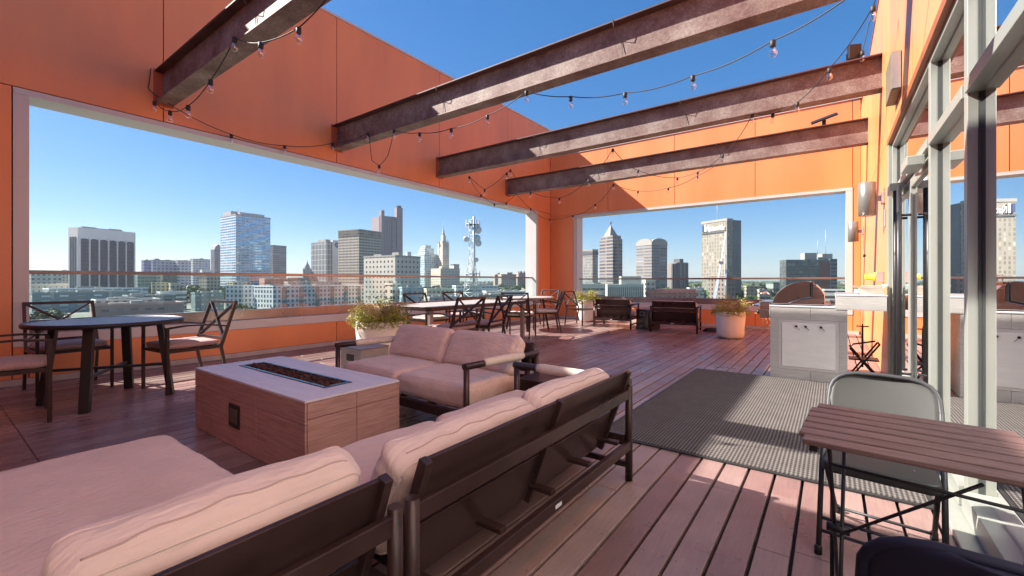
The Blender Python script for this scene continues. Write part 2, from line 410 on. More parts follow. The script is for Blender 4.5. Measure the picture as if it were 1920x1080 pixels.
# ---- left wall with its long opening
WX = -7.26; T = .37
def panels(b, plane, splits, z0, z1, at, thick=.02, gap=.006):
    for a, c in zip(splits, splits[1:]):
        if plane == 'x': b.box(at-thick, at, a+gap, c-gap, z0, z1)
        elif plane == 'y': b.box(a+gap, c-gap, at, at+thick, z0, z1)
        elif plane == '-x': b.box(at, at+thick, a+gap, c-gap, z0, z1)
BY = [1.88, 4.43, 7.0, 9.62]
lw = empty('left_wall', (WX, 5, 0), label='long orange panel wall with a wide white framed opening over the city', cat='wall')
def loc(o, root):     # keep world coordinates while parenting
    o.matrix_parent_inverse = Matrix.Translation(-Vector(root.location)); return o
def wbuild(b, name, mat, root, **k): return loc(b.build(name, mat, root, **k), root)
b = MB()
jy = [-2.9, -.6, 1.98, 4.53, 7.1, 9.72, 12.0]
panels(b, 'x', jy, 3.30, 5.93, WX); panels(b, 'x', [.76, 1.98, 4.53, 7.1, 9.72, 11.2], .07, .415, WX)
panels(b, 'x', [-2.9, -.6, .635], .07, 3.288, WX); panels(b, 'x', [11.275, 12.0], .07, 3.288, WX); panels(b, 'x', [.635, .76], .07, .415, WX); panels(b, 'x', [11.2, 11.275], .07, .415, WX)
wbuild(b, 'panels', M['orange'], lw)
b = MB()
b.box(WX-T, WX-.021, -2.9, 12.34, 3.295, 5.928).box(WX-T, WX-.021, -2.9, 12.0, 0, .41).box(WX-T, WX-.021, -2.9, .63, .412, 3.293).box(WX-T, WX-.021, 11.28, 12.34, .412, 3.293)
wbuild(b, 'core', M['joint'], lw)
b = MB()
b.box(WX-T-.01, WX+.012, .64, 11.27, 3.22, 3.286)                          # header lining
b.box(WX-T-.01, WX+.010, .64, .76, .42, 3.218).box(WX-T-.01, WX+.010, 11.15, 11.27, .42, 3.218)
wbuild(b, 'opening_frame', M['trim'], lw)
b = MB()
for a, c in ((.762, 3.9), (3.903, 7.3), (7.303, 11.148)): b.box(WX-T-.01, WX+.012, a, c, .42, .55)
wbuild(b, 'sill', M['trim'], lw)
wbuild(MB().box(WX-T-.03, WX+.02, -2.9, 12.36, 5.934, 5.975), 'coping', M['trim'], lw)
wbuild(MB().box(WX+.001, WX+.03, -2.9, 11.97, .001, .066), 'kerb', M['kerb'], lw)
# ---- back wall
BWY = 12.0
bw_ = empty('back_wall', (-3.4, BWY, 0), label='orange panel wall at the far end with a white framed opening', cat='wall')
jx = [WX+.002, -5.3, -3.4, -1.5, .36, .5]
b = MB(); panels(b, 'y', jx, 3.19, 5.08, BWY); panels(b, 'y', [-6.30, -5.3, -3.4, -1.5, .24], .07, .415, BWY)
panels(b, 'y', [WX+.002, -6.425], .07, 3.186, BWY); panels(b, 'y', [.365, .5], .07, 3.186, BWY); panels(b, 'y', [-6.425, -6.3], .07, .415, BWY); panels(b, 'y', [.24, .365], .07, .415, BWY)
wbuild(b, 'panels', M['orange'], bw_)
b = MB(); b.box(WX-.018, .84, BWY+.021, BWY+.34, 3.192, 5.078).box(WX-.018, .84, BWY+.021, BWY+.34, 0, .41).box(WX-.018, -6.43, BWY+.021, BWY+.34, .412, 3.19).box(.37, .84, BWY+.021, BWY+.34, .412, 3.19)
wbuild(b, 'core', M['joint'], bw_)
b = MB(); b.box(-6.42, .36, BWY-.012, BWY+.35, 3.12, 3.184).box(-6.42, -6.30, BWY-.010, BWY+.35, .42, 3.118).box(.24, .36, BWY-.010, BWY+.35, .42, 3.118)
wbuild(b, 'opening_frame', M['trim'], bw_)
b = MB(); b.box(-6.298, -3.01, BWY-.012, BWY+.35, .42, .55).box(-3.007, .238, BWY-.012, BWY+.35, .42, .55); wbuild(b, 'sill', M['trim'], bw_)
wbuild(MB().box(WX+.03, .86, BWY-.02, BWY+.37, 5.082, 5.12), 'coping', M['trim'], bw_)
wbuild(MB().box(WX+.03, .47, BWY-.03, BWY-.001, .001, .066), 'kerb', M['kerb'], bw_)
# ---- glass railings in the two openings
def railing(root, p0, p1, n, ztop, first=0.0, flip=None):
    p0 = Vector(p0); p1 = Vector(p1); d = (p1-p0).normalized(); L_ = (p1-p0).length
    wbuild(MB().bar(p0+UZ*.628, p1+UZ*.628, .06, .15), 'base_shoe', M['shoe'], root, bevel=.003)
    wbuild(MB().bar(p0+UZ*(ztop-.022), p1+UZ*(ztop-.022), .05, .044), 'handrail', M['shoe'], root, bevel=.006)
    for k in range(n):
        a = p0+d*(L_*k/n+.006); c = p0+d*(L_*(k+1)/n-.006)
        wbuild(MB().bar(a+UZ*(.705+ztop-.046)*.5, c+UZ*(.705+ztop-.046)*.5, .014, ztop-.046-.705), 'glass_panel', M['glass'], root)
r1 = empty('glass_railing', (-7.4, 6, .55), label='long glass railing with metal handrail in the opening on the left', cat='railing'); railing(r1, (-7.40, .765, 0), (-7.40, 11.145, 0), 7, 1.275)
r2 = empty('glass_railing', (-3, 12.15, .55), label='glass railing with thin rail in the far end opening behind the planter and grill', cat='railing'); railing(r2, (-6.295, 12.16, 0), (.235, 12.16, 0), 5, 1.235)

# ---- right wall and window wall
rw = empty('right_wall', (.5, 6, 0), label='sunlit orange wall on the right above and beyond the window wall', cat='wall')
b = MB()
yj = [-2.9, -.6, 1.98, 4.53, 6.5, 8.1, 9.9, 11.85, 12.0]
panels(b, '-x', yj, 2.72, 4.83, .5); panels(b, '-x', [6.42, 8.1, 9.9, 11.85, 12.0], .02, 2.712, .5)
wbuild(b, 'panels', M['orange'], rw)
b = MB(); b.box(.521, .84, -2.9, 12.02, 2.722, 4.828).box(.521, .84, 6.43, 12.02, 0, 2.72)
wbuild(b, 'core', M['joint'], rw)
wbuild(MB().box(.49, .86, -2.9, 12.0, 4.832, 4.87), 'coping', simple('red_coping', (.22, .05, .03), .5), rw)
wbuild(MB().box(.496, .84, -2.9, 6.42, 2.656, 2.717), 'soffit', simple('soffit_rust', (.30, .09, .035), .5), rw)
ww = empty('window_wall', (.58, 3, 0), label='aluminium framed glass wall and doors reflecting the terrace on the right', cat='window wall')
GX = .585
MY = [-1.4, -.3, .85, 1.95, 3.02, 4.02, 6.27]
for y in MY:
    wbuild(MB().box(.53, .64, y, y+.065, .06, 2.655), 'mullion', M['alu'], ww, bevel=.003)
    wbuild(MB().box(GX-.018, GX+.018, y-.008, y+.073, .06, 2.654), 'gasket', M['gasket'], ww)
segs = list(zip(MY, MY[1:]))
for a, c in segs:
    a2, c2 = a+.067, c-.002
    wbuild(MB().box(.520, .645, a2, c2, 2.06, 2.125), 'transom', M['alu'], ww, bevel=.003)
    wbuild(MB().box(.530, .645, a2, c2, 2.61, 2.655), 'head', M['alu'], ww, bevel=.003)
    wbuild(MB().box(GX-.006, GX+.006, a2+.008, c2-.008, 2.137, 2.598), 'transom_pane', M['window'], ww)
    if c < 5:
        wbuild(MB().box(.51, .655, a2, c2, .03, .13), 'bottom_rail', M['alu'], ww, bevel=.003)
        wbuild(MB().box(GX-.006, GX+.006, a2+.008, c2-.008, .132, 2.058), 'pane', M['window'], ww)
# double doors between the last two mullions
for a, c, hy in ((4.10, 5.17, 5.05), (5.18, 6.26, 5.30)):
    d = wbuild(MB().box(.55, .60, a, a+.075, .03, 2.05).box(.55, .60, c-.075, c, .03, 2.05).box(.551, .599, a+.075, c-.075, 1.96, 2.05).box(.551, .599, a+.075, c-.075, .03, .24), 'door', M['alu'], ww, bevel=.003)
    h = MB().box(.571, .579, a+.077, c-.077, .242, 1.958).build('door_pane', M['window'], d); 
    h = MB().tube([(.47, hy, .12), (.47, hy, 1.98)], .019, 10).tube([(.47, hy, .35), (.55, hy, .35)], .011, 8).tube([(.47, hy, 1.72), (.55, hy, 1.72)], .011, 8).build('door_pull', M['black'], d)
    cl = MB().box(.43, .53, a+.1, a+.42, 1.975, 2.045).bar((.47, a+.4, 2.045), (.52, a+.75, 2.052), .02, .012).build('door_closer', M['alu'], d, bevel=.006)
wbuild(MB().box(.44, .66, -1.4, 6.4, .001, .028), 'threshold', M['alu'], ww, bevel=.004)
wbuild(MB().box(.50, .65, 6.34, 6.418, .03, 2.688), 'jamb', M['alu'], ww, bevel=.003)
# the dim room behind the glass
room = MB()
room.box(.7, 6.0, -2.8, -2.7, 0, 2.7).box(5.9, 6.0, -2.7, 6.42, 0, 2.7).box(.86, 6.0, 6.43, 6.5, 0, 2.7).box(.66, 6.0, -2.8, 6.5, 2.72, 2.8)
o = room.build('interior_walls', simple('interior_paint', (.22, .20, .18), .9)); tag(o, None, None, kind='structure')
o = MB().box(.66, 6.0, -2.8, 6.5, -.06, -.005).build('interior_floor', simple('interior_floor', (.20, .24, .14), .6)); tag(o, None, None, kind='structure')

# unseen slab added to cast the shade on the near right deck
cn = MB().box(-5.35, -3.35, -2.9, .75, 3.96, 4.12).build('shade_slab', M['slab']); tag(cn, 'unseen flat slab added to shade the near end of the deck', 'roof')
nw = MB().box(-7.24, .5, -3.1, -2.91, 0, 3.95).build('near_wall', M['orange']); tag(nw, 'orange wall closing the near end of the terrace', 'wall')

# ---- steel beams
bl = ['weathered steel beam nearest the camera ending above the left end of the opening',
      'second weathered steel beam from the camera, with a hanging cable loop at its left end',
      'third weathered steel beam from the camera, its right end just above the wall light box',
      'farthest weathered steel beam, nearest to the back wall']
for y0, lb in zip(BY, bl):
    t = empty('steel_beam', ((WX+.5)/2, y0+.1, 3.52), label=lb, cat='beam', group='steel beams over the terrace')
    yc = y0+.1; xa, xb = WX+.014, .498
    wbuild(MB().box(xa, xb, y0, y0+.2, 3.52, 3.538), 'bottom_flange', M['beam'], t, bevel=.002)
    wbuild(MB().box(xa, xb, y0, y0+.2, 3.932, 3.95), 'top_flange', simple('shaded_flange_steel', (.10, .04, .035), .6, var=.3, scale=5, bmp=.2), t, bevel=.002)  # top flange coloured darker than the web to stand for its shade
    wbuild(MB().box(xa, xb, yc-.007, yc+.007, 3.539, 3.931), 'web', M['beam'], t)
    wbuild(MB().box(WX+.001, WX+.013, y0-.01, y0+.21, 3.50, 3.97), 'end_plate', simple('red_end_plate', (.42, .10, .05), .5), t)
    for k in (-4.6, -1.9):
        wbuild(MB().tube([(k, y0-.004, 3.955), (k+.01, y0+.01, 3.86), (k+.06, yc-.012, 3.75), (k+.08, yc-.02, 3.60), (k+.1, y0-.004, 3.515)], .0035, 5), 'hanging_wire', M['cable'], t)

# ---- wall fixtures
def sconce(y, lab):
    t = empty('wall_lamp', (.5, y, 2.13), label=lab, cat='wall lamp', group='cylinder lamps on the right wall')
    MB().lathe([(.076, -.20), (.086, -.195), (.086, .195), (.076, .20)], (-.16, 0, 0), 28).build('lamp_cylinder', simple('lamp_grey', (.20, .20, .19), .35, metal=.3), t)
    MB().box(-.078, -.03, -.03, .03, -.03, .03).box(-.03, -.001, -.06, .06, -.07, .07).build('bracket', M['grey'], t, bevel=.004)
sconce(6.75, 'large grey cylinder wall lamp nearer the glass doors'); sconce(11.0, 'smaller looking grey cylinder wall lamp beside the far opening')
t = empty('wall_speaker', (.5, 5.4, 3.03), label='flat wall box with dark front mounted under the third beam end', cat='speaker')
MB().box(-.075, -.002, -.24, .24, -.17, .17).build('housing', simple('box_tan', (.17, .14, .10), .5), t, bevel=.006)
MB().box(-.068, -.008, -.246, -.2405, -.16, .16).build('grille', M['grey'], t)
t = empty('alarm_beacon', (.5, 6.85, 1.2), label='yellow beacon on a grey box fixed to the right wall', cat='beacon')
MB().box(-.07, -.002, -.06, .06, -.065, .065).build('back_box', M['grey'], t, bevel=.004)
MB().lathe([(.055, -.07), (.055, -.09), (.038, -.10), (.034, -.17), (.028, -.18)], (0, 0, 0), 20, axis='x').build('lens', M['yellow'], t)
t = MB().box(.488, .499, 6.6, 6.66, 1.78, 1.98).build('wall_switch', M['grey'], bevel=.003); tag(t, 'slim grey switch plate on the orange wall above the yellow beacon', 'switch')
t = MB().lathe([(.03, -.04), (.03, -.012), (.018, -.001)], (.5, 10.3, 1.62), 12, axis='x').build('door_bell', M['black']); tag(t, 'tiny black knob fitting on the orange wall near the far lamp', 'fitting')
t = empty('flood_light', (.23, 7.1, 3.95), label='square flood light standing on the third beam by the right wall', cat='flood light')
MB().box(-.07, .07, -.03, .03, .04, .22, Matrix.Rotation(R(25), 4, 'Z')).build('lamp_head', M['black'], t, bevel=.006)
MB().box(-.085, -.075, -.02, .02, 0, .12).box(.075, .085, -.02, .02, 0, .12).box(-.085, .085, -.02, .02, 0, .010).build('bracket', M['black'], t)
p = aty(1545, 229, 9.7)
t = empty('flood_light', (p.x, 9.72, 3.95), label='small flood light tilted flat on top of the farthest beam', cat='flood light')
MB().box(-.2, .2, -.1, .1, -.015, .015, Matrix.Translation((0, 0, .14)) @ Matrix.Rotation(R(-14), 4, 'Y') @ Matrix.Rotation(R(25), 4, 'X')).build('lamp_head', M['black'], t, bevel=.004)
MB().box(-.03, .03, -.02, .02, 0, .12).build('bracket', M['black'], t)

# ---- string lights
def bulb(parent, p, sc=1.0):
    s = MB().lathe([(.013, .012), (.022, .006), (.022, -.04), (.018, -.046)], p, 12).build('socket', M['rubber'], parent)
    MB().lathe([(.015, -.044), (.020, -.055), (.032, -.083), (.034, -.10), (.027, -.119), (.012, -.130), (.003, -.132)], p, 14).build('bulb', M['bulb'], s)
    MB().tube([p+Vector((0, 0, -.04)), p+Vector((.004, 0, -.062)), p+Vector((-.004, 0, -.074)), p+Vector((0, 0, -.086))], .0022, 5).build('filament', M['steel'], s)
def strand(label, pts, sag=.0):
    """pts: (point, has_bulb)"""
    P3 = [p for p, _ in pts]; o0 = P3[0]
    t = empty('string_light', o0, label=label, cat='string light', group='festoon strings hung between the beams')
    path = []
    for A, B in zip(P3, P3[1:]):
        L_ = (B-A).length; s = L_*.045
        for k in range(8):
            u = k/8; path.append(A.lerp(B, u)-UZ*(s*4*u*(1-u)))
    path.append(P3[-1])
    t.location = o0
    MB().tube([q-o0 for q in path], .0055, 6).build('cable', M['cable'], t)
    for p, h in pts:
        if h: bulb(t, p-o0-UZ*.008)
Z = atz
strand('string of bulbs from the top edge of the photo to the nearest beam', [(Z(640, -40, 3.52), 0), (Z(560, 52, 3.36), 1), (Z(489, 80, 3.30), 1), (Z(440, 70, 3.51), 1)])
strand('string of bulbs drooping from the nearest beam to its left end', [(Z(440, 72, 3.51), 0), (Z(395, 150, 3.22), 1), (Z(353, 198, 3.12), 1), (Z(319, 208, 3.22), 1), (Z(290, 190, 3.51), 1)])
strand('string of bulbs running along the orange wall between the first two beams', [(atx(283, 128, WX+.03), 0), (atx(278, 166, WX+.04), 0), (atx(300, 184, WX+.12), 0), (atx(434, 252, WX+.1), 1), (atx(534, 273, WX+.08), 1), (atx(624, 268, WX+.06), 1), (aty(690, 249, 4.42), 1)])
strand('cable loop with one low bulb under the second beam', [(aty(692, 249, 4.42), 0), (Z(697, 300, 3.14), 0), (Z(711, 310, 3.10), 1), (Z(727, 292, 3.18), 0), (Z(739, 244, 3.51), 1)])
strand('string of bulbs from under the second beam up to its middle', [(Z(739, 244, 3.51), 0), (Z(787, 249, 3.38), 1), (Z(846, 241, 3.33), 1), (Z(914, 216, 3.36), 1), (aty(987, 171, 4.45), 1)])
strand('string of bulbs against the sky between the second and third beams', [(aty(987, 171, 4.45), 0), (Z(1070, 181, 3.32), 1), (Z(1172, 174, 3.20), 1), (Z(1299, 142, 3.12), 1), (Z(1449, 76, 3.10), 1), (Z(1600, -12, 3.14), 0), (Z(1700, -90, 3.2), 0)])
strand('string of bulbs from the right wall coping down to the third beam', [(Z(1650, -30, 3.9), 0), (Z(1637, 12, 3.75), 1), (Z(1555, 128, 3.62), 1), (Z(1495, 192, 3.50), 1), (Z(1449, 213, 3.50), 1), (aty(1411, 213, 7.05), 1)])
strand('wire rising beside the flood light on the third beam', [(aty(1617, 96, 7.05), 1), (aty(1628, 50, 7.0), 0), (aty(1640, 8, 6.9), 0)])
strand('string of bulbs slanting from the third beam to the farthest beam on the right', [(aty(1411, 215, 7.1), 0), (Z(1355, 290, 3.40), 1), (Z(1308, 322, 3.34), 1), (Z(1270, 333, 3.32), 1), (Z(1196, 319, 3.34), 1), (aty(1149, 279, 7.15), 1)])
strand('string of bulbs hanging low between third and farthest beam near the corner', [(aty(1149, 279, 7.15), 0), (Z(1104, 337, 3.20), 1), (Z(1049, 371, 3.05), 1), (Z(995, 360, 3.30), 1), (aty(957, 318, 7.2), 1)])
strand('short string of bulbs beneath the left end of the third beam', [(aty(957, 318, 7.2), 0), (Z(950, 324, 3.42), 1), (Z(909, 355, 3.25), 1), (Z(880, 331, 3.48), 1)])
strand('string of bulbs along the wall between the last two beams', [(Z(880, 331, 3.48), 0), (atx(902, 365, WX+.1), 1), (atx(927, 382, WX+.1), 1), (atx(949, 380, WX+.1), 1), (aty(968, 363, 9.6), 0)])
strand('string of bulbs sweeping across the far corner beyond the last beam', [(aty(968, 363, 9.66), 0), (Z(995, 391, 3.18), 1), (Z(1031, 411, 3.10), 1), (aty(1074, 404, 11.9), 1), (Z(1116, 383, 3.25), 1), (aty(1150, 345, 9.75), 1)])
strand('string of bulbs just below the farthest beam on the right', [(aty(1150, 345, 9.75), 0), (Z(1196, 358, 3.34), 1), (Z(1253, 352, 3.28), 1), (Z(1308, 329, 3.32), 1), (Z(1345, 308, 3.45), 0)])

# ================================================================== FURNITURE
# entrance mat
o = MB().box(-1.40, .40, 3.04, 6.02, .002, .014).build('entrance_mat', M['mat'])
ed = MB().box(-1.425, -1.401, 3.015, 6.045, .002, .011).box(.401, .425, 3.015, 6.045, .002, .011).box(-1.40, .40, 3.015, 3.039, .002, .011).box(-1.40, .40, 6.021, 6.045, .002, .011).build('mat_edging', M['rubber'], o)
tag(o, 'large ribbed grey brown mat lying on the deck before the glass doors', 'mat')

def sofa(W, D, label, cat, seats=2, backs=2, arms=(1, 1), group=None, seatw=None, seed=1, deep=0, sleeve=True, bh=.64, name='outdoor_sofa', bcs=(1, 0, 0), bch=.33):
    """local: faces -Y, x across; rear posts at y=+D/2"""
    t = empty(name, label=label, cat=cat, group=group)
    hx, hy = W/2-.022, D/2-.022
    fm = M['bronze']
    for sx in (-1, 1):
        MB().tube([(sx*hx, hy, 0), (sx*hx, hy, .545)], .021, 14).build('leg', fm, t)
        if arms[0 if sx < 0 else 1]:
            MB().tube([(sx*hx, -hy, 0), (sx*hx, -hy, .56)], .021, 14).build('leg', fm, t)
            a = MB().tube([(sx*hx, -hy-.02, .575), (sx*hx, hy+.01, .565)], .023, 14).build('armrest', fm, t)
            if sleeve: MB().tube([(sx*hx, -hy+.17, .575), (sx*hx, -hy+.20, .576), (sx*hx, hy-.22, .569), (sx*hx, hy-.19, .569)], [.026, .031, .031, .026], 14).build('arm_sleeve', M['sleeve'], a)
        else:
            MB().tube([(sx*hx, -hy, 0), (sx*hx, -hy, .20)], .021, 14).build('leg', fm, t)
        MB().bar((sx*hx, -hy, .09), (sx*hx, hy, .09), .022, .035).build('stretcher', fm, t, bevel=.003)
    MB().bar((-hx, hy, .50), (hx, hy, .50), .022, .055).build('back_rail', fm, t, bevel=.004)
    MB().bar((-hx, hy, .205), (hx, hy, .205), .03, .05).build('back_rail', fm, t, bevel=.004)
    b = MB(); b.box(-hx, hx, -hy-.02, -hy+.02, .20, .265).box(-hx-.012, -hx+.022, -hy+.021, hy-.022, .202, .262).box(hx-.022, hx+.012, -hy+.021, hy-.022, .202, .262)
    for k in range(5):
        xx = -hx+.1+(W-.24)*k/4; b.box(xx-.02, xx+.02, -hy+.02, hy-.022, .228, .248)
    b.build('seat_frame', fm, t, bevel=.004)
    # slanted back panel
    y0, z0, y1, z1 = hy-.17, .175, hy+.0, bh
    dv = Vector((0, y1-y0, z1-z0)); L_ = dv.length; dv.normalize(); ang = math.atan2(y1-y0, z1-z0)
    def bx(x0, x1, a, c, th, off=0): return (x0, x1, -th/2+off, th/2+off, a, c, Matrix.Translation((0, y0, z0)) @ Matrix.Rotation(-ang, 4, 'X'))
    n = max(2, backs+1)
    for k in range(n):
        xx = -hx+.04+(2*hx-.08)*k/(n-1); MB().box(*bx(xx-.014, xx+.014, -.01, L_+.004, .034, .012)).build('back_upright', fm, t, bevel=.003)
    xa, xb = -hx+.045, hx-.045
    MB().box(*bx(xa, xb, L_-.145, L_-.003, .014)).build('back_slat', fm, t, bevel=.003)
    MB().box(*bx(xa, xb, L_-.235, L_-.17, .014)).build('back_slat', fm, t, bevel=.003)
    MB().box(*bx(xa, xb, .0, L_-.26, .012)).build('back_panel', fm, t, bevel=.003)
    MB().box(.0, .05, hy+.0155, hy+.0175, .197, .212).build('white_sticker', M['trim'], t)
    # cushions
    fd = -hy+.01-deep; sdp = (y0-.02)-fd
    sw = (W-.10)/seats
    for k in range(seats):
        cx = -W/2+.05+sw*(k+.5)
        cushion('seat_cushion', t, sw-.012, sdp-.0, .165, (cx, (fd+y0-.01)/2, .345), r=.048, crown=.020, seed=seed+k*3.3, wr=.006)
    bw = (W-.10)/backs
    for k in range(backs):
        cx = -W/2+.05+bw*(k+.5)
        cushion('back_cushion', t, (bw-.015)*bcs[0], bch, .14, (cx+bcs[1], y0-.02, .55+bcs[2]), rot=(R(90)-ang*1.35, 0, 0), r=.050, crown=.030, seed=seed+11+k*5.1, wr=.0075)
    return t
s1 = sofa(1.64, .86, 'two seat outdoor sofa facing the camera beyond the fire pit, beige cushions', 'sofa', group='bronze framed sofas round the fire pit', seed=2)
s1.location = (-2.76, 2.62, 0); s1.rotation_euler = (0, 0, R(-2))
s2 = sofa(1.66, .84, 'two seat sofa in the foreground seen from behind its slatted dark back', 'sofa', arms=(1, 0), bch=.27, bcs=(1, 0, -.045), group='bronze framed sofas round the fire pit', seed=5)
s2.location = (-1.345, 1.63, 0); s2.rotation_euler = (0, 0, R(-90))
s3 = sofa(.86, .84, 'chaise lounger at the bottom left with one long pinkish beige cushion', 'chaise', seats=1, backs=1, arms=(0, 0), seed=9, deep=.86, bcs=(.80, -.075, -.02), group='bronze framed sofas round the fire pit', name='chaise_lounge')
s3.location = (-1.345, .355, 0); s3.rotation_euler = (0, 0, R(-90))
# chaise front extension frame
MB().box(-.41, .41, -1.24, -.42, .21, .262).build('chaise_base', M['bronze'], s3, bevel=.004)
for sx in (-1, 1): MB().tube([(sx*.385, -1.2, 0), (sx*.385, -1.2, .215)], .021, 12).build('leg', M['bronze'], s3)

# fire pit
t = empty('fire_pit', (-3.225, 1.64, 0), label='rectangular wood look tiled fire pit table with lava rock burner', cat='fire pit')
hx, hy, H = .82, .335, .455
b = MB(); g = .002
for sy in (-1, 1):
    for x0, x1 in ((-hx, -hx+.30), (-hx+.30, .22), (.22, hx)):
        for z0, z1 in ((.002, .33), (.33, H)):
            if sy < 0: b.box(x0+g, x1-g, -hy, -hy+.012, z0+g, z1-g)
            else: b.box(x0+g, x1-g, hy-.012, hy, z0+g, z1-g)
for sx in (-1, 1):
    for y0, y1 in ((-hy+.013, -.0), (0, hy-.013)):
        for z0, z1 in ((.002, .36), (.36, H)):
            b.box(min(sx*hx, sx*(hx-.012)), max(sx*hx, sx*(hx-.012)), y0+g, y1-g, z0+g, z1-g)
b.build('side_tiles', M['pitwood'], t, bevel=.0015, seg=1)
MB().box(-hx+.012, hx-.012, -hy+.0125, hy-.0125, 0, H-.004).build('core', M['joint'], t)
b = MB(); tx0, tx1, ty = -.62, .62, .10
for x0, x1 in ((-hx, -.50), (-.50, .12), (.12, hx)):
    b.box(x0+g, x1-g, -hy, -ty, H, H+.014); b.box(x0+g, x1-g, ty, hy, H, H+.014)
b.box(-hx+g, tx0-g, -ty+g, ty-g, H, H+.014); b.box(tx1+g, hx-g, -ty+g, ty-g, H, H+.014)
b.build('top_tiles', M['stone'], t, bevel=.0015, seg=1)
MB().box(tx0, tx1, -ty, -ty+.022, H+.005, H+.020).box(tx0, tx1, ty-.022, ty, H+.005, H+.020).box(tx0, tx0+.022, -ty+.022, ty-.022, H+.005, H+.020).box(tx1-.022, tx1, -ty+.022, ty-.022, H+.005, H+.020).build('burner_tray', M['tray'], t, bevel=.002)
MB().box(tx0+.02, tx1-.02, -ty+.02, ty-.02, H-.003, H+.001).build('tray_floor', M['coal'], t)
b = MB(); rr = random.Random(5)
for k in range(420):
    c = Vector((rr.uniform(tx0+.04, tx1-.04), rr.uniform(-ty+.035, ty-.035), H+.004+rr.uniform(0, .016))); s = rr.uniform(.008, .017)
    m = Matrix.Translation(c) @ Matrix.Rotation(rr.uniform(0, 6), 4, Vector((rr.random(), rr.random(), rr.random()+.1))) @ Matrix.Diagonal((s, s*rr.uniform(.6, 1), s*rr.uniform(.5, .9), 1))
    bmesh.ops.create_icosphere(b.bm, subdivisions=1, radius=1, matrix=m)
o = b.build('lava_rocks', M['rock'], t); o['kind'] = 'stuff'
v = MB().box(.28-.075, .28+.075, -hy-.003, -hy+.002, .15, .29).build('vent', M['black'], t)
v.location.x -= .38
b = MB()
for k in range(5): b.bar((.215+k*.026, -hy-.005, .17), (.228+k*.026, -hy-.005, .27), .004, .012)
q = b.build('vent_bars', simple('vent_bar', (.12, .08, .07), .5), v)
MB().box(.28-.085, .28+.085, -hy-.006, -hy-.001, .14, .149).box(.28-.085, .28+.085, -hy-.006, -hy-.001, .291, .30).box(.195, .2045, -hy-.006, -hy-.001, .149, .291).box(.3555, .365, -hy-.006, -hy-.001, .149, .291).build('vent_frame', M['bronze'], v)

# side tables (box with a handle slot)
def side_table(x, y, rz, label, top, side, s=.36, h=.45, slot=True):
    t = empty('side_table', (x, y, 0), rz, label, 'side table', 'box side tables')
    k = s/2
    MB().box(-k, k, -k, k, h-.016, h).build('table_top', top, t, bevel=.003)
    b = MB(); b.box(-k+.004, -k+.016, -k+.004, k-.004, 0, h-.0165).box(k-.016, k-.004, -k+.004, k-.004, 0, h-.0165)
    b.box(-k+.016, k-.016, k-.016, k-.004, 0, h-.0165)
    b.box(-k+.016, k-.016, -k+.004, -k+.016, 0, h-.13).box(-k+.016, k-.016, -k+.004, -k+.016, h-.075, h-.0165)
    b.box(-k+.016, -.06, -k+.004, -k+.016, h-.13, h-.075).box(.06, k-.016, -k+.004, -k+.016, h-.13, h-.075)
    b.build('box_body', side, t)
    if slot: MB().box(-.068, .068, -k+.0005, -k+.0038, h-.138, h-.067).build('handle_slot', M['black'], t); MB().box(-.075, .075, -k+.002, -k+.0039, h-.145, h-.060).build('slot_rim', M['trim'], t)
    return t
side_table(-4.08, 2.88, R(0), 'grey topped box side table with handle slot at the facing sofa left arm', simple('grey_top', (.26, .26, .27), .4), simple('pale_box', (.42, .42, .38), .5))
side_table(-1.66, 2.74, R(0), 'dark brown box side table between the facing sofa and the foreground sofa', M['bronze'], M['bronze'])
p = Z(1215, 617, 0); side_table(p.x-.05, p.y+.15, R(-25), 'dark box side table between the two lounge chairs at the far rail', M['bronze'], M['bronze'], .40, .47)

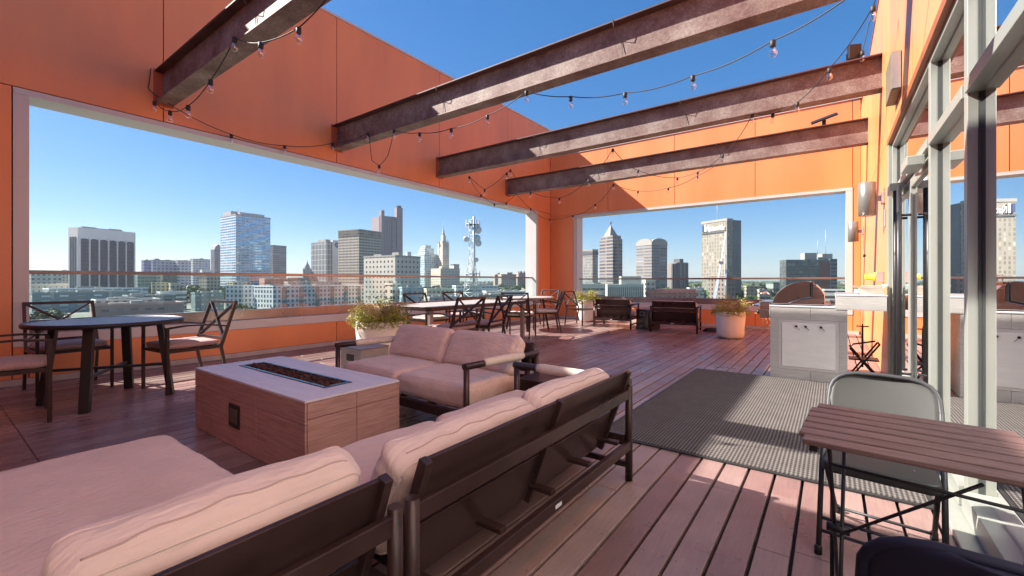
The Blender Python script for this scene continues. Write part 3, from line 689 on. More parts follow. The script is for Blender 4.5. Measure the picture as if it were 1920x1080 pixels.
# ---- patio chairs with a crossed back
def patio_chair(label=None, pad=None, frame=None, cat='chair', name='patio_chair'):
    """local: faces +Y"""
    fm = frame or M['bronze']; t = empty(name, label=label, cat=cat)
    w, sy = .28, .26
    for sx in (-1, 1):
        MB().bar((sx*w, sy, 0), (sx*w, sy, .665), .026, .03).build('leg', fm, t, bevel=.003)
        b = MB(); b.bar((sx*w, -sy-.06, 0), (sx*w, -sy+.02, .43), .026, .03); b.build('leg', fm, t, bevel=.003)
        pts = [(sx*w, sy+.02, .665), (sx*w, .10, .685), (sx*w, -.1, .68), (sx*w*.98, -.33, .645)]
        a = MB()
        for p, q in zip(pts, pts[1:]): a.bar(p, q, .04, .018)
        a.build('armrest', fm, t, bevel=.003)
    b = MB(); b.bar((-w, sy, .43), (w, sy, .43), .03, .03).bar((-w, -sy+.02, .43), (w, -sy+.02, .43), .03, .03).bar((-w, -sy+.02, .43), (-w, sy, .43), .026, .03).bar((w, -sy+.02, .43), (w, sy, .43), .026, .03)
    for k in range(-3, 4): b.bar((k*.07, -sy+.02, .436), (k*.07, sy, .436), .045, .008)
    b.build('seat_frame', fm, t)
    b = MB(); zt, yt = .91, -.40; yb_, zb = -sy+.02, .43; xt = .27
    b.bar((-w, yb_, zb), (-xt, yt, zt), .026, .034).bar((w, yb_, zb), (xt, yt, zt), .026, .034).bar((-xt-.013, yt, zt), (xt+.013, yt, zt), .034, .028)
    f = .18; ya, za = yb_+(yt-yb_)*f, zb+(zt-zb)*f
    b.bar((-w, ya, za), (w, ya, za), .024, .026)
    b.build('back_frame', fm, t, bevel=.002)
    b = MB(); b.bar((-w, ya, za), (xt, yt, zt), .016, .038, up=(0, 1, .3)).bar((w, ya-.004, za), (-xt, yt-.004, zt), .016, .038, up=(0, 1, .3)); b.build('back_cross', fm, t, bevel=.002)
    if pad: cushion('seat_pad', t, .50, .50, .055, (0, .01, .475), mat=pad, r=.026, crown=.012, nx=14, ny=14, nz=4, wr=.006, seed=len(bpy.data.objects)*.13)
    return t
def face(dx, dy): return math.atan2(dy, dx)-math.pi/2
GRP = 'crossed back patio chairs'
protoA = patio_chair(pad=M['seatpad']); protoB = patio_chair(pad=M['seatpadw']); protoC = patio_chair()
used = set()
def chair(proto, x, y, dx, dy, label, sc=1.0):
    if id(proto) not in used: o = proto; used.add(id(proto))
    else: o = copy_tree(proto)
    o.location = (x, y, 0); o.rotation_euler = (0, 0, face(dx, dy)); o.scale = (sc, sc, sc)
    tag(o, label, 'chair', GRP); return o
chair(protoA, -5.45, .42, .1, 1, 'patio chair with pink grey pad at the left edge, arms toward the round table')
chair(protoA, -6.58, .98, 1, .05, 'patio chair behind the near round table, close to the left jamb')
chair(protoA, -5.72, 1.74, .10, -1, 'patio chair right of the near round table, its crossed back catching light')
# chairs round the long table
chair(protoA, -4.55, 4.72, -1, .05, 'patio chair at the near right corner of the long table, crossed back showing')
chair(protoA, -4.60, 5.48, -.97, -.22, 'second patio chair along the right side of the long table')
chair(protoB, -6.05, 5.65, 1, 0, 'patio chair with pale pad, wall side of the long table near the planter')
chair(protoA, -6.15, 6.75, 1, -.1, 'patio chair on the wall side of the long table below the tower block view')
chair(protoB, -5.22, 7.40, -.35, .93, 'patio chair with thick pale pad, its back to the camera, at the far round table', 1.0)
chair(protoC, -6.02, 9.50, -.1, -1, 'dark patio chair on the far side of the far round table', 1.0)
chair(protoB, -5.30, 8.55, -.8, -.6, 'patio chair with sunlit pale crossed back, right of the far round table', 1.0)
chair(protoC, -5.35, 10.35, 1.0, -.12, 'slim patio chair with arms by the far corner planter', .95)

# ---- tables
t = empty('round_table', (-5.68, 1.12, 0), label='round slatted dark table with splayed legs near the left end of the terrace', cat='table')
b = MB(); Rr = .57
k = -Rr+.01
while k < Rr-.02:
    h = math.sqrt(max(0, Rr*Rr-(k+.03)**2)); h2 = min(math.sqrt(max(0, Rr*Rr-k*k)), math.sqrt(max(0, Rr*Rr-(k+.062)**2)))
    b.box(k, k+.064, -h2+.012, h2-.012, .752, .77); k += .07
b.build('top_slats', M['slatgrey'], t, bevel=.002, seg=1)
MB().lathe([(Rr-.03, .735), (Rr+.012, .735), (Rr+.016, .755), (Rr+.012, .773), (Rr-.012, .773), (Rr-.012, .750), (Rr-.03, .750)], n=64).build('top_rim', M['black'], t)
MB().lathe([(Rr-.02, .742), (Rr-.02, .750)], n=48).build('top_plate', M['black'], t)
for a in (-30, 60, 150, 240):
    ca, sa = math.cos(R(a)), math.sin(R(a))
    MB().bar((.40*ca, .40*sa, .74), (.49*ca, .49*sa, 0), .05, .075, up=(-sa, ca, 0)).build('leg', M['black'], t, bevel=.004)
b = MB()
for a in (-30, 60): b.bar((.44*math.cos(R(a)), .44*math.sin(R(a)), .30+a*.0002), (-.44*math.cos(R(a)), -.44*math.sin(R(a)), .30+a*.0002), .025, .025)
b.build('stretcher', M['black'], t)
t = empty('dining_table', (-5.42, 5.85, 0), R(3), label='long rectangular dining table with pale grey top behind the facing sofa', cat='table')
b = MB()
for k in range(8): b.box(-.52+k*.131, -.52+k*.131+.126, -1.35, 1.35, .735, .76)
b.build('table_top', M['tiletop'], t, bevel=.002, seg=1)
MB().box(-.54, .54, -1.37, -1.352, .70, .758).box(-.54, .54, 1.352, 1.37, .70, .758).box(-.54, -.522, -1.352, 1.352, .70, .758).box(.53, .548, -1.352, 1.352, .70, .758).box(-.5, .5, -1.3, 1.3, .715, .733).build('apron', M['bronze'], t)
for sx in (-1, 1):
    for sy in (-1, 1): MB().box(sx*.49-.035, sx*.49+.035, sy*1.31-.035, sy*1.31+.035, 0, .714).build('leg', simple('table_leg', (.26, .20, .18), .45, metal=.2), t, bevel=.004)
t = empty('round_table', (-5.85, 8.62, 0), label='far round table with pale top and dark splayed legs near the corner', cat='table')
MB().lathe([(.60, .745), (.62, .75), (.62, .772), (.60, .776)], n=56).build('table_top', M['tiletop'], t)
for a in (35, 125, 215, 305):
    ca, sa = math.cos(R(a)), math.sin(R(a)); MB().bar((.36*ca, .36*sa, .745), (.50*ca, .50*sa, 0), .045, .07, up=(-sa, ca, 0)).build('leg', M['bronze'], t, bevel=.004)

# ---- lounge armchairs at the far rail
def lounge(x, y, dx, dy, label, W=.98):
    o = sofa(W, .82, label, 'armchair', seats=1, backs=1, group='lounge chairs facing the far rail', seed=x*3, sleeve=False, bh=.70, name='lounge_chair', bcs=(1, 0, -.02))
    o.location = (x, y, 0); o.rotation_euler = (0, 0, math.atan2(dy, dx)+math.pi/2)
lounge(-4.42, 10.55, -.12, 1, 'left lounge chair at the far rail, half of its back in sun', .95)
lounge(-2.90, 10.35, -.14, 1, 'right lounge chair at the far rail, beside the white planter', 1.02)

# ---- planters
def planter(x, y, r, h, label, seed, dens=1.0, wisps=10, base=.72):
    t = empty('planter', (x, y, 0), label=label, cat='planter', group='white tapered planters')
    MB().lathe([(r*base*.55, 0), (r*base*.85, .012), (r*base, .06), (r*.93, h*.45), (r, h*.8), (r, h), (r-.03, h), (r-.035, h-.06)], n=40).build('pot', M['concrete'], t)
    MB().lathe([(r-.04, h-.07), (r-.04, h-.05)], n=24).build('soil', M['soil'], t)
    q = random.Random(seed); b = MB()
    def leaf(p, d, l, wd):
        d = d.normalized(); s_ = d.cross(UZ)
        s_ = s_.normalized() if s_.length > .01 else Vector((1, 0, 0))
        m = p+d*l*.5+UZ*l*.08; e = p+d*l-UZ*l*.15
        vs = [b.bm.verts.new(v) for v in (p, m+s_*wd/2, e, m-s_*wd/2)]; b.bm.faces.new(vs)
    for k in range(int(900*dens)):
        a = q.uniform(0, 6.283); rr = r*.90*math.sqrt(q.random()); c = Vector((rr*math.cos(a), rr*math.sin(a), h-.06))
        hh = (.03+.24*q.random()**1.4)*(1.15-.7*(rr/r)**2)*(1+.5*math.sin(a*3+seed))
        top = c+Vector((math.cos(a)*q.uniform(.0, .14), math.sin(a)*q.uniform(.0, .14), hh))
        for j in range(3): leaf(top+Vector((q.gauss(0, .012), q.gauss(0, .012), -j*.025)), Vector((q.gauss(0, 1), q.gauss(0, 1), q.uniform(-.3, .9))), q.uniform(.04, .075), q.uniform(.014, .028))
    b.build('foliage', M['plant'], t, recalc=False)
    b = MB()
    for k in range(wisps*4):
        a = q.uniform(0, 6.283); c = Vector((q.uniform(-.12, .12), q.uniform(-.12, .12), h)); L_ = q.uniform(.25, .52)
        pts = [c+Vector((math.cos(a)*L_*u*u*.85, math.sin(a)*L_*u*u*.85, L_*(1.0*u-.55*u*u))) for u in (0, .3, .6, .85, 1)]
        b.tube(pts, [.004, .004, .003, .0022, .001], 4, cap=False)
    b.build('grass_blades', M['plantdry'], t, recalc=False)
    return t
planter(-4.95, 3.75, .33, .61, 'wide pale planter with yellow green foliage left of the facing sofa', 1, 1.1, 30, .92)
planter(-1.66, 9.75, .275, .54, 'white tapered planter with succulents standing before the far opening', 2, .7, 8, .92)
planter(-5.62, 11.3, .30, .62, 'white planter with grasses tucked into the far corner', 3, .9, 14)
t = empty('fallen_frond', (-1.28, 9.75, 0), label='dry curved grass fronds drooping right of the white planter', cat='frond')
b = MB()
for k in range(4):
    q = k*.05; b.tube([(0, 0, .50), (.10+q, .02, .54), (.18+q, .02, .47), (.20+q*1.5, 0, .34), (.16+q, 0, .24)], .007, 5)
b.build('frond', M['plantdry'], t)
p = Z(1335, 622, 0); t = empty('cable_coil', (p.x, p.y, 0), label='coil of black cable on the deck beside the white planter', cat='cable')
b = MB()
for k in range(4): b.tube([(.2*math.cos(a*.3)*(1-.1*k), .13*math.sin(a*.3)*(1-.06*k), .015+.018*k) for a in range(22)], .011, 6)
b.build('coil', M['cable'], t)

# ---- grill island
GY = 6.08
t = empty('grill_island', (-.22, GY, 0), label='grey tiled grill counter with a white inset panel at the right wall', cat='grill counter')
def gb(b, n, m, root=t, **k): return wbuild(b, n, m, root, **k)
b = MB()
for x0, x1 in ((-.60, -.20), (-.20, .14)):
    for z0, z1 in ((.002, .115), (.70, .845)):
        b.box(x0+.0015, x1-.0015, GY, GY+.014, z0, z1)
b.box(-.60, -.515, GY, GY+.014, .1165, .6985).box(.065, .1385, GY, GY+.014, .1165, .6985)
gb(b, 'front_tiles', M['grilltile'], bevel=.001, seg=1)
gb(MB().box(-.598, .136, GY+.0145, GY+.78, .001, .845), 'body', M['grilltile'])
gb(MB().box(-.605, .03, GY-.006, GY+.785, .846, .862), 'counter_edge', M['stone'], bevel=.002)
gb(MB().box(.032, .47, GY-.006, GY+.70, .83, .985), 'raised_ledge', M['grilltile'], bevel=.002)
gb(MB().box(.028, .475, GY-.010, GY+.705, .986, 1.0), 'ledge_top', M['stone'], bevel=.002)
gb(MB().box(-.514, .064, GY+.002, GY+.010, .118, .698), 'panel_frame', M['trim'], bevel=.002)
gb(MB().box(-.48, .030, GY-.006, GY+.0015, .150, .664), 'inset_panel', M['whitepanel'], bevel=.003)
for x in (-.335, -.245, -.10):
    gb(MB().lathe([(.010, -.03), (.013, -.022), (.008, -.006)], (x, GY, .625), 12, axis='y').bar((x, GY-.022, .622), (x+.035, GY-.030, .585), .004, .004), 'peg', M['black'])
# gas grill set in the counter
t = empty('gas_grill', (-.3, GY+.4, .862), label='stainless gas grill with domed lid set into the tiled counter', cat='grill')
def XZ(px, py): return (-.59+(px-1445)*.0053, 1.15-(py-527)*.0062)
MY_ = Matrix(((1, 0, 0, 0), (0, 0, 1, 0), (0, 1, 0, 0), (0, 0, 0, 1)))
lid = [XZ(*q) for q in ((1446, 571), (1449, 561), (1455, 551), (1463, 543), (1473, 536), (1485, 531), (1498, 528), (1510, 527), (1518, 528), (1518, 557), (1500, 561), (1474, 571))]
gb(MB().prism(lid, GY+.04, GY+.66, MY_), 'lid', simple('lid_steel', (.33, .30, .295), .26, metal=1, var=.06), t, bevel=.006)
back = [XZ(*q) for q in ((1476, 571.5), (1500, 563), (1520, 559), (1521, 534), (1528, 534), (1537, 543), (1543, 552), (1543, 571.5))]
gb(MB().prism(back, GY+.05, GY+.65, MY_), 'firebox', M['steel'], t, bevel=.004)
e0 = [XZ(*q) for q in ((1519, 529), (1519.5, 558), (1523, 558), (1523, 529))]
gb(MB().prism(e0, GY+.035, GY+.665, MY_), 'lid_seam', M['black'], t)
gb(MB().lathe([(.016, -.02), (.016, .02)], (XZ(1521, 531)[0], GY+.03, XZ(1521, 531)[1]), 14, axis='y').lathe([(.010, -.03), (.010, .01)], (XZ(1527, 530)[0], GY+.03, XZ(1527, 530)[1]), 12, axis='y').lathe([(.009, -.012), (.009, .0)], (XZ(1495, 559)[0], GY+.035, XZ(1495, 559)[1]), 12, axis='y'), 'hinge_bolt', M['black'], t)
gb(MB().box(-.72, -.606, GY+.05, GY+.65, .70, .90).box(-.80, -.72, GY+.08, GY+.62, .84, .86), 'control_panel', M['steel'], t, bevel=.008)
for k in range(4): gb(MB().lathe([(.024, -.76), (.028, -.722)], (0, GY+.14+k*.14, .77), 16, axis='x'), 'knob', M['black'], t)
gb(MB().tube([(-.68, GY+.06, .97), (-.70, GY+.06, 1.0), (-.70, GY+.62, 1.0), (-.68, GY+.62, .97)], .014, 10), 'lid_handle', M['steel'], t)
gb(MB().box(-.01, .03, GY+.10, GY+.6, .864, .90).box(-.02, .028, GY+.15, GY+.5, .905, .93), 'warming_rack', M['steel'], t)
# things on the ledge
t = empty('serving_tray', (.12, GY+.15, 1.0), label='flat dark tray lying on the raised ledge of the grill counter', cat='tray')
MB().box(-.08, .10, -.07, .09, .001, .012).box(-.09, -.08, -.08, .10, .001, .022).box(.10, .11, -.08, .10, .001, .022).box(-.08, .10, -.08, -.07, .001, .022).box(-.08, .10, .09, .10, .001, .022).build('tray', M['grey'], t)
t = empty('open_carton', (.33, GY+.25, 1.0), .2, label='pale open carton with flaps on the counter ledge by the wall', cat='carton')
cm = simple('pale_card', (.62, .54, .44), .8)
MB().box(-.11, .11, -.09, .09, .001, .006).box(-.11, -.106, -.09, .09, .006, .075).box(.106, .11, -.09, .09, .006, .075).box(-.106, .106, -.09, -.086, .006, .075).box(-.106, .106, .086, .09, .006, .075).build('box', cm, t)
MB().bar((-.11, 0, .075), (-.16, 0, .10), .17, .003).bar((.11, 0, .075), (.15, 0, .112), .17, .003).bar((0, -.09, .076), (0, -.13, .10), .2, .003).build('flap', cm, t)
# folded black stool under the ledge
t = empty('folding_stool', (.30, GY+.55, 0), label='black folding stool with crossed legs under the counter ledge', cat='stool')
MB().tube([(-.13, -.1, .0), (.14, -.1, .42)], .010, 8).tube([(-.13, .15, .0), (.14, .15, .42)], .010, 8).tube([(.14, -.1, .42), (.14, .15, .42)], .010, 8).build('leg_frame', M['black'], t)
MB().tube([(.15, -.12, .0), (-.13, -.12, .36), (-.10, -.12, .41), (.10, -.12, .46)], .010, 8).tube([(.15, .17, .0), (-.13, .17, .36)], .010, 8).tube([(.15, -.12, .02), (.15, .17, .02)], .010, 8).build('leg_frame', M['black'], t)
MB().box(-.14, .14, -.10, .15, .22, .236).build('seat', M['black'], t, bevel=.004)
t = empty('garden_tap', (.30, GY+.75, .60), label='small black valve with cross handle in the shade under the ledge', cat='valve')
MB().tube([(0, 0, -.5), (0, 0, 0)], .011, 8).build('pipe', M['black'], t); MB().bar((-.06, -.02, .0), (.06, -.02, .0), .014, .014).bar((0, -.02, -.03), (0, -.02, .03), .016, .012).build('handle', M['black'], t)

# ---- folding slatted table and steel folding chairs in the right foreground
t = empty('folding_table', (.205, 1.72, 0), R(-3.5), label='small folding table with brown wooden slats at the right edge', cat='table')
b = MB(); ns = 7; W2, D2, zt = .275, .245, .70
for k in range(ns):
    y0 = -D2+k*2*D2/ns; cut = .05 if k in (0, ns-1) else 0
    b.box(-W2+cut*.3, W2-cut, y0+.0075, y0+2*D2/ns-.0075, zt-.016, zt)
b.build('top_slats', M['slat'], t, bevel=.003)
for sx in (-.235, .235): MB().bar((sx, -D2+.02, zt-.026), (sx, D2-.02, zt-.026), .02, .018).build('top_bearer', M['black'], t)
for sx in (-.20, .20):
    MB().tube([(sx, -D2+.06, zt-.03), (sx, .02, .36), (sx, D2-.02, 0)], .0055, 8).build('leg', M['black'], t)
    MB().tube([(sx+.02, D2-.06, zt-.03), (sx+.02, -.0, .36), (sx+.02, -D2+.04, 0)], .0055, 8).build('leg', M['black'], t)
for pts_ in ([(-.20, -D2+.08, .62), (.22, -D2+.05, .615)], [(-.18, -D2+.04, .06), (.22, -D2+.04, .06)], [(-.20, D2-.03, .06), (.20, D2-.03, .06)]): MB().tube(pts_, .0045, 8).build('cross_bar', M['black'], t)
MB().tube([(-.18, -.02, .36), (.10, -D2+.05, .66)], .0045, 8).build('brace', M['black'], t)
MB().lathe([(.014, -.03), (.014, .03)], (-.19, .01, .36), 10, axis='x').build('pivot', M['black'], t)

def folding_chair(x, y, rz, label, mat, frame):
    """local: faces +Y; curved steel back at -Y"""
    t = empty('folding_chair', (x, y, 0), rz, label, 'folding chair')
    # tube frame: front feet up through to the back hoop
    w = .215
    hoop = [(-w, .22, 0.0), (-w, .10, .40), (-w, -.14, .63)]
    n = 12; zt = .80; yt = -.225
    for k in range(n+1):
        a = math.pi*(1-k/n); hoop.append((w*math.copysign(abs(math.cos(a))**.55, math.cos(a)), -.16+(yt+.16)*math.sin(a)**.7, .66+(zt-.66)*math.sin(a)**.7))
    hoop += [(w, -.14, .63), (w, .10, .40), (w, .22, 0.0)]
    MB().tube(hoop, .0115, 10).build('tube_frame', frame, t)
    MB().tube([(-w+.02, -.30, 0), (-w+.02, .16, .425)], .0105, 8).build('leg', frame, t); MB().tube([(w-.02, -.30, 0), (w-.02, .16, .425)], .0105, 8).build('leg', frame, t)
    for pts_ in ([(-w+.02, -.255, .045), (w-.02, -.255, .045)], [(-w, .19, .10), (w, .19, .10)], [(-w, .175, .155), (w, .175, .155)]): MB().tube(pts_, .008, 8).build('cross_bar', frame, t)
    for xx, yy in ((-w, .22), (w, .22), (-w+.02, -.30), (w-.02, -.30)): MB().lathe([(.016, 0), (.016, .035), (.013, .04)], (xx, yy, 0), 12).build('foot_cap', M['rubber'], t)
    # back panel
    b = MB(); rows = 16; cols = 20; g = {}
    for i in range(rows+1):
        v = i/rows; z = .575+(1-(1-v)**1.7)*(.797-.575); sa_ = min(1, max(0, (z-.66)/(zt-.66)))**(1/.7)
        hw = (w-.002)*max(.02, math.sqrt(max(0, 1-sa_*sa_)))**.55
        for j in range(cols+1):
            u = -1+2*j/cols
            g[i, j] = b.bm.verts.new((u*hw, -.14-(z-.63)*.5-.025*(1-u*u), z))
    for i in range(rows):
        for j in range(cols):
            f = b.bm.faces.new((g[i, j], g[i, j+1], g[i+1, j+1], g[i+1, j])); f.smooth = True
    o = b.build('backrest', mat, t); md = o.modifiers.new('solid', 'SOLIDIFY'); md.thickness = .012; md.offset = 0
    # seat pan
    poly = []
    for cx, cy, a0 in ((.16, .15, 0), (-.16, .15, 90), (-.15, -.14, 180), (.15, -.14, 270)):
        for a in range(0, 91, 15): poly.append((cx+.045*math.cos(R(a0+a)), cy+.045*math.sin(R(a0+a))))
    MB().prism([(x_, y_+.03 if y_ > 0 else y_) for x_, y_ in poly], .395, .445).build('seat', mat, t, bevel=.014, seg=3)
    for xx, yy in ((-.12, .1), (.12, .1)): MB().lathe([(.006, .445), (.004, .4485)], (xx, yy, 0), 8).build('rivet', M['steel'], t)
    return t
fc = folding_chair(.165, 2.43, R(180-6), 'grey steel folding chair standing behind the slatted table in sun', M['chairgrey'], simple('chair_tube_paint', (.035, .036, .040), .5))
fd_ = folding_chair(.25, 1.185, R(-6), 'dark navy folding chair cut off by the bottom right corner of the photo', M['chairblue'], M['chairblue'])
fc.scale = (.895, .895, .895); fd_.scale = (.89, .89, .89)

# ================================================================== THE CITY
g = MB(); g.quad((-9000, -9000, 0), (9000, -9000, 0), (9000, 9000, 0), (-9000, 9000, 0))
def ground_mat():
    m, n, N, L, P = nmat('city_ground')
    a = tex(n, 'noise', .012, detail=8, rough=.7); v = tex(n, 'voronoi', .03)
    c = ramp(n, a, [(.3, (.045, .075, .035)), (.48, (.09, .11, .07)), (.6, (.20, .19, .17)), (.75, (.12, .12, .12))])
    L.new(c, P.inputs['Base Color']); P.inputs['Roughness'].default_value = .95; return m
o = g.build('ground', ground_mat()); o.location.z = GZ; tag(o, None, None, kind='structure')

def site(xl, xc, xr, D, psi, dd=None):
    """near corner at column xc and depth D; returns centre, rotation, width (right face) and depth (left face)"""
    tl, tc_, tr = [(q-960)/F for q in (xl, xc, xr)]
    phi = -math.atan(tc_)+R(psi)
    k = D; u = tc_*k; c, s_ = math.cos(phi), math.sin(phi)
    W = (tr*k-u)/(c-tr*s_)
    Dp = dd if dd else (u-tl*k)/(s_+tl*c)
    e2 = RX*c+AX*s_; e1 = -RX*s_+AX*c
    C0 = AX*k+RX*u
    ctr = C0+e2*(W/2)+e1*(Dp/2)
    return ctr, TH+phi, W, Dp
def ztop(y, D): return CZ+(HY-y)/F*D-GZ
def block(name, lab, cat, xl, xc, xr, yt, D, psi, mat, dd=None, group=None, part='walls'):
    c, rz, W, Dp = site(xl, xc, xr, D, psi, dd); H = ztop(yt, D)
    t = empty(name, (c.x, c.y, GZ), rz, lab, cat, group)
    MB().box(-W/2, W/2, -Dp/2, Dp/2, 0, H).build(part, mat, t)
    return t, W, Dp, H
roofm = simple('flat_roof', (.30, .29, .27), .9, scale=.2, var=.2)
whitem = simple('pale_concrete', (.30, .285, .26), .8, scale=.05, var=.1)
tanm = simple('tan_concrete', (.28, .24, .19), .8, scale=.05, var=.1)
darkm = simple('dark_cladding', (.10, .10, .105), .4, scale=.05, var=.2)
metalm = simple('mast_metal', (.50, .50, .50), .5, metal=.4)
def parapet(t, W, Dp, H, m=None, h=1.2, th=.6):
    b = MB(); e = .25
    b.box(-W/2-e, W/2+e, -Dp/2-e, -Dp/2+th, H+.02, H+h).box(-W/2-e, W/2+e, Dp/2-th, Dp/2+e, H+.02, H+h)
    b.box(-W/2-e, -W/2+th, -Dp/2+th, Dp/2-th, H+.02, H+h).box(W/2-th, W/2+e, -Dp/2+th, Dp/2-th, H+.02, H+h)
    b.build('parapet', m or whitem, t)
def rooftop(t, W, Dp, H, n=3, seed=0, m=None, h=3.2, fr=.6):
    q = random.Random(seed)
    for k in range(n):
        a = q.uniform(-fr/2, fr/2)*W; c = q.uniform(-fr/2, fr/2)*Dp; s1_ = q.uniform(.05, .14)*W; s2_ = q.uniform(.06, .16)*Dp
        MB().box(a-s1_, a+s1_, c-s2_, c+s2_, H+.02, H+h*q.uniform(.5, 1)).build('roof_unit', m or whitem, t)
def antenna(t, x, y, z, h, r=.35): MB().tube([(x, y, z), (x, y, z+h*.5), (x, y, z+h)], [r, r*.6, r*.25], 6).build('antenna', metalm, t)

# A: tower with six tall arched window bays
A_, W, Dp, H = block('office_tower', 'wide pale office tower with six tall dark arched window bays, leftmost tower', 'tower', 128, 146, 254, 426, 420, 27, simple('arch_stone', (.80, .68, .64), .75, scale=.03))
bayg = facade('arch_glass', (.055, .045, .065), (.025, .025, .04), 2.2, 3.6, .8, .55, gr=.3, wr=.5, metal=.2)
def arch_bay(t, x0, x1, z0, z1, plane, at, mat, name='window_bay'):
    pts = [(x0, z0), (x1, z0), (x1, z1-(x1-x0)*.22)]
    for a in range(15, 180, 15): pts.append(((x0+x1)/2+(x1-x0)/2*math.cos(R(a)), z1-(x1-x0)*.22+(x1-x0)*.22*math.sin(R(a))))
    pts.append((x0, z1-(x1-x0)*.22))
    if plane == 'y': m = Matrix(((1, 0, 0, 0), (0, 0, 1, at), (0, 1, 0, 0), (0, 0, 0, 1)))
    else: m = Matrix(((0, 0, 1, at), (1, 0, 0, 0), (0, 1, 0, 0), (0, 0, 0, 1)))
    MB().prism(pts, -.4, .05, m).build(name, mat, t)
n = 6; m0 = W*.025; bwid = (W-m0*2)/n
for k in range(n): arch_bay(A_, -W/2+m0+bwid*k+bwid*.09, -W/2+m0+bwid*(k+1)-bwid*.09, 6, H*.86, 'y', -Dp/2, bayg)
for k in range(3): arch_bay(A_, -Dp/2+Dp*(.16+k*.25), -Dp/2+Dp*(.32+k*.25), 6, H*.88, 'x', -W/2, bayg)
rooftop(A_, W, Dp, H, 3, 1, h=3)
b = MB()
for k in range(n+1): b.box(-W/2+m0+bwid*k-bwid*.05, -W/2+m0+bwid*k+bwid*.05, -Dp/2-1.1, -Dp/2-.45, 0, H*.88)
b.build('piers', MC['arch_stone'], A_)

# B: hospital like group of pale and blue boxes
for args in (('low block with violet blue cladding right of the arched tower', 265, 270, 284, 489, 600, (.22, .20, .42)),
             ('mid rise pale block with blue glazed front beyond the handrail', 281, 286, 331, 488, 620, (.40, .40, .44)),
             ('pale block with dark glazed stair left of the wide flat one', 329, 334, 358, 489, 640, (.48, .46, .46)),
             ('wide flat topped pale block left of the pointed grey tower', 356, 362, 394, 486, 760, (.50, .47, .46))):
    lb, xl, xc, xr, yt, D, cw = args
    t, W, Dp, H = block('hospital_block', lb, 'building', xl, xc, xr, yt, D, 25, facade('hosp%d' % xl, cw, (.12, .14, .24), 5, 4.2, .6, .5), group=None); parapet(t, W, Dp, H, h=1); rooftop(t, W, Dp, H, 2, xl, h=3)
# C: pointed tower
t, W, Dp, H = block('office_tower', 'slim dark grey tower with pointed top left of the glass tower', 'tower', 395, 402, 416, 468, 900, 30, facade('pointg', (.20, .20, .23), (.08, .09, .12), 3, 4, .7, .9))
m = Matrix(((1, 0, 0, 0), (0, 0, 1, 0), (0, 1, 0, 0), (0, 0, 0, 1)))
MB().prism([(-W/2, H), (W/2, H), (W*.3, H+8), (0, H+12), (-W*.3, H+8)], -Dp/2, Dp/2, m).build('gable', simple('gable_grey', (.18, .18, .20), .6), t)
# D: banded glass tower
Dm = facade('banded_glass', (.60, .60, .62), (.16, .33, .52), 6.0, 3.9, .90, .58, gr=.08, wr=.5, metal=.75, wvar=.3, gl2=(.40, .52, .60))
t, W, Dp, H = block('office_tower', 'tall blue glass tower with white floor bands, second tower from the left', 'tower', 413, 442, 507, 403, 640, 24, Dm)
MB().box(-W*.30, W*.42, -Dp*.3, Dp*.35, H+.02, H+6.5).build('roof_plant', simple('plant_grey', (.36, .33, .33), .7), t); MB().box(-W*.46, W*.2, -Dp*.1, Dp*.4, H+.02, H+8).build('roof_plant', MC['plant_grey'], t)
antenna(t, -W*.2, 0, H+6, 11); parapet(t, W, Dp, H, whitem, 1.6)
# E
t, W, Dp, H = block('office_tower', 'brown grey office slab just right of the blue glass tower', 'tower', 470, 512, 537, 461, 900, 38, facade('brown_slab', (.20, .17, .16), (.11, .11, .13), 30, 3.8, .98, .5)); parapet(t, W, Dp, H, darkm, 2)
# F
t, W, Dp, H = block('office_tower', 'dark glass tower with pale ribs and a pale side slab carrying a round emblem', 'tower', 583, 612, 634, 453, 620, 33, facade('ribbed_dark', (.46, .45, .42), (.04, .055, .08), 3.6, 7.5, .6, .9))
wing = MB().box(W*.02, W/2+.3, -Dp/2-.6, Dp/2+.3, 0, H+3).build('side_slab', simple('slab_pale', (.50, .50, .50), .6, scale=.05), t)
MB().lathe([(3.6, -.25), (3.6, .2)], (W*.38, -Dp/2-.9, H-4), 24, axis='y').build('emblem', simple('emblem_blue', (.03, .06, .25), .4), t)
MB().lathe([(1.8, -.1), (1.8, .1)], (W*.38, -Dp/2-1.3, H-4), 20, axis='y').build('emblem_centre', whitem, t)
MB().box(-W*.3, W*.2, -Dp*.3, Dp*.2, H+.02, H+4).build('roof_plant', whitem, t)
t, W, Dp, H = block('domed_building', 'small distant building with a pale stepped dome left of the ribbed dark tower', 'building', 568, 572, 584, 503, 900, 20, whitem)
MB().lathe([(W*.4, 0), (W*.38, 5), (W*.22, 9), (W*.08, 12), (.4, 18)], (0, 0, H), 16).build('dome', whitem, t)
# G
t, W, Dp, H = block('office_tower', 'broad beige grid tower with rows of square windows, in front of the twin pillar tower', 'tower', 634, 673, 715, 431, 560, 42, facade('beige_grid', (.44, .38, .30), (.05, .045, .045), 2.6, 3.7, .62, .52, gr=.25))
b = MB()
for k in range(17):
    x = -W/2+W*(k+.5)/17; b.box(x-.35, x+.35, -Dp/2-.5, -Dp/2+.02, H-7.5, H-.5)
for k in range(17):
    y = -Dp/2+Dp*(k+.5)/17; b.box(-W/2-.5, -W/2+.02, y-.35, y+.35, H-7.5, H-.5)
b.build('crown_fins', tanm, t); parapet(t, W, Dp, H, tanm, 1.2)
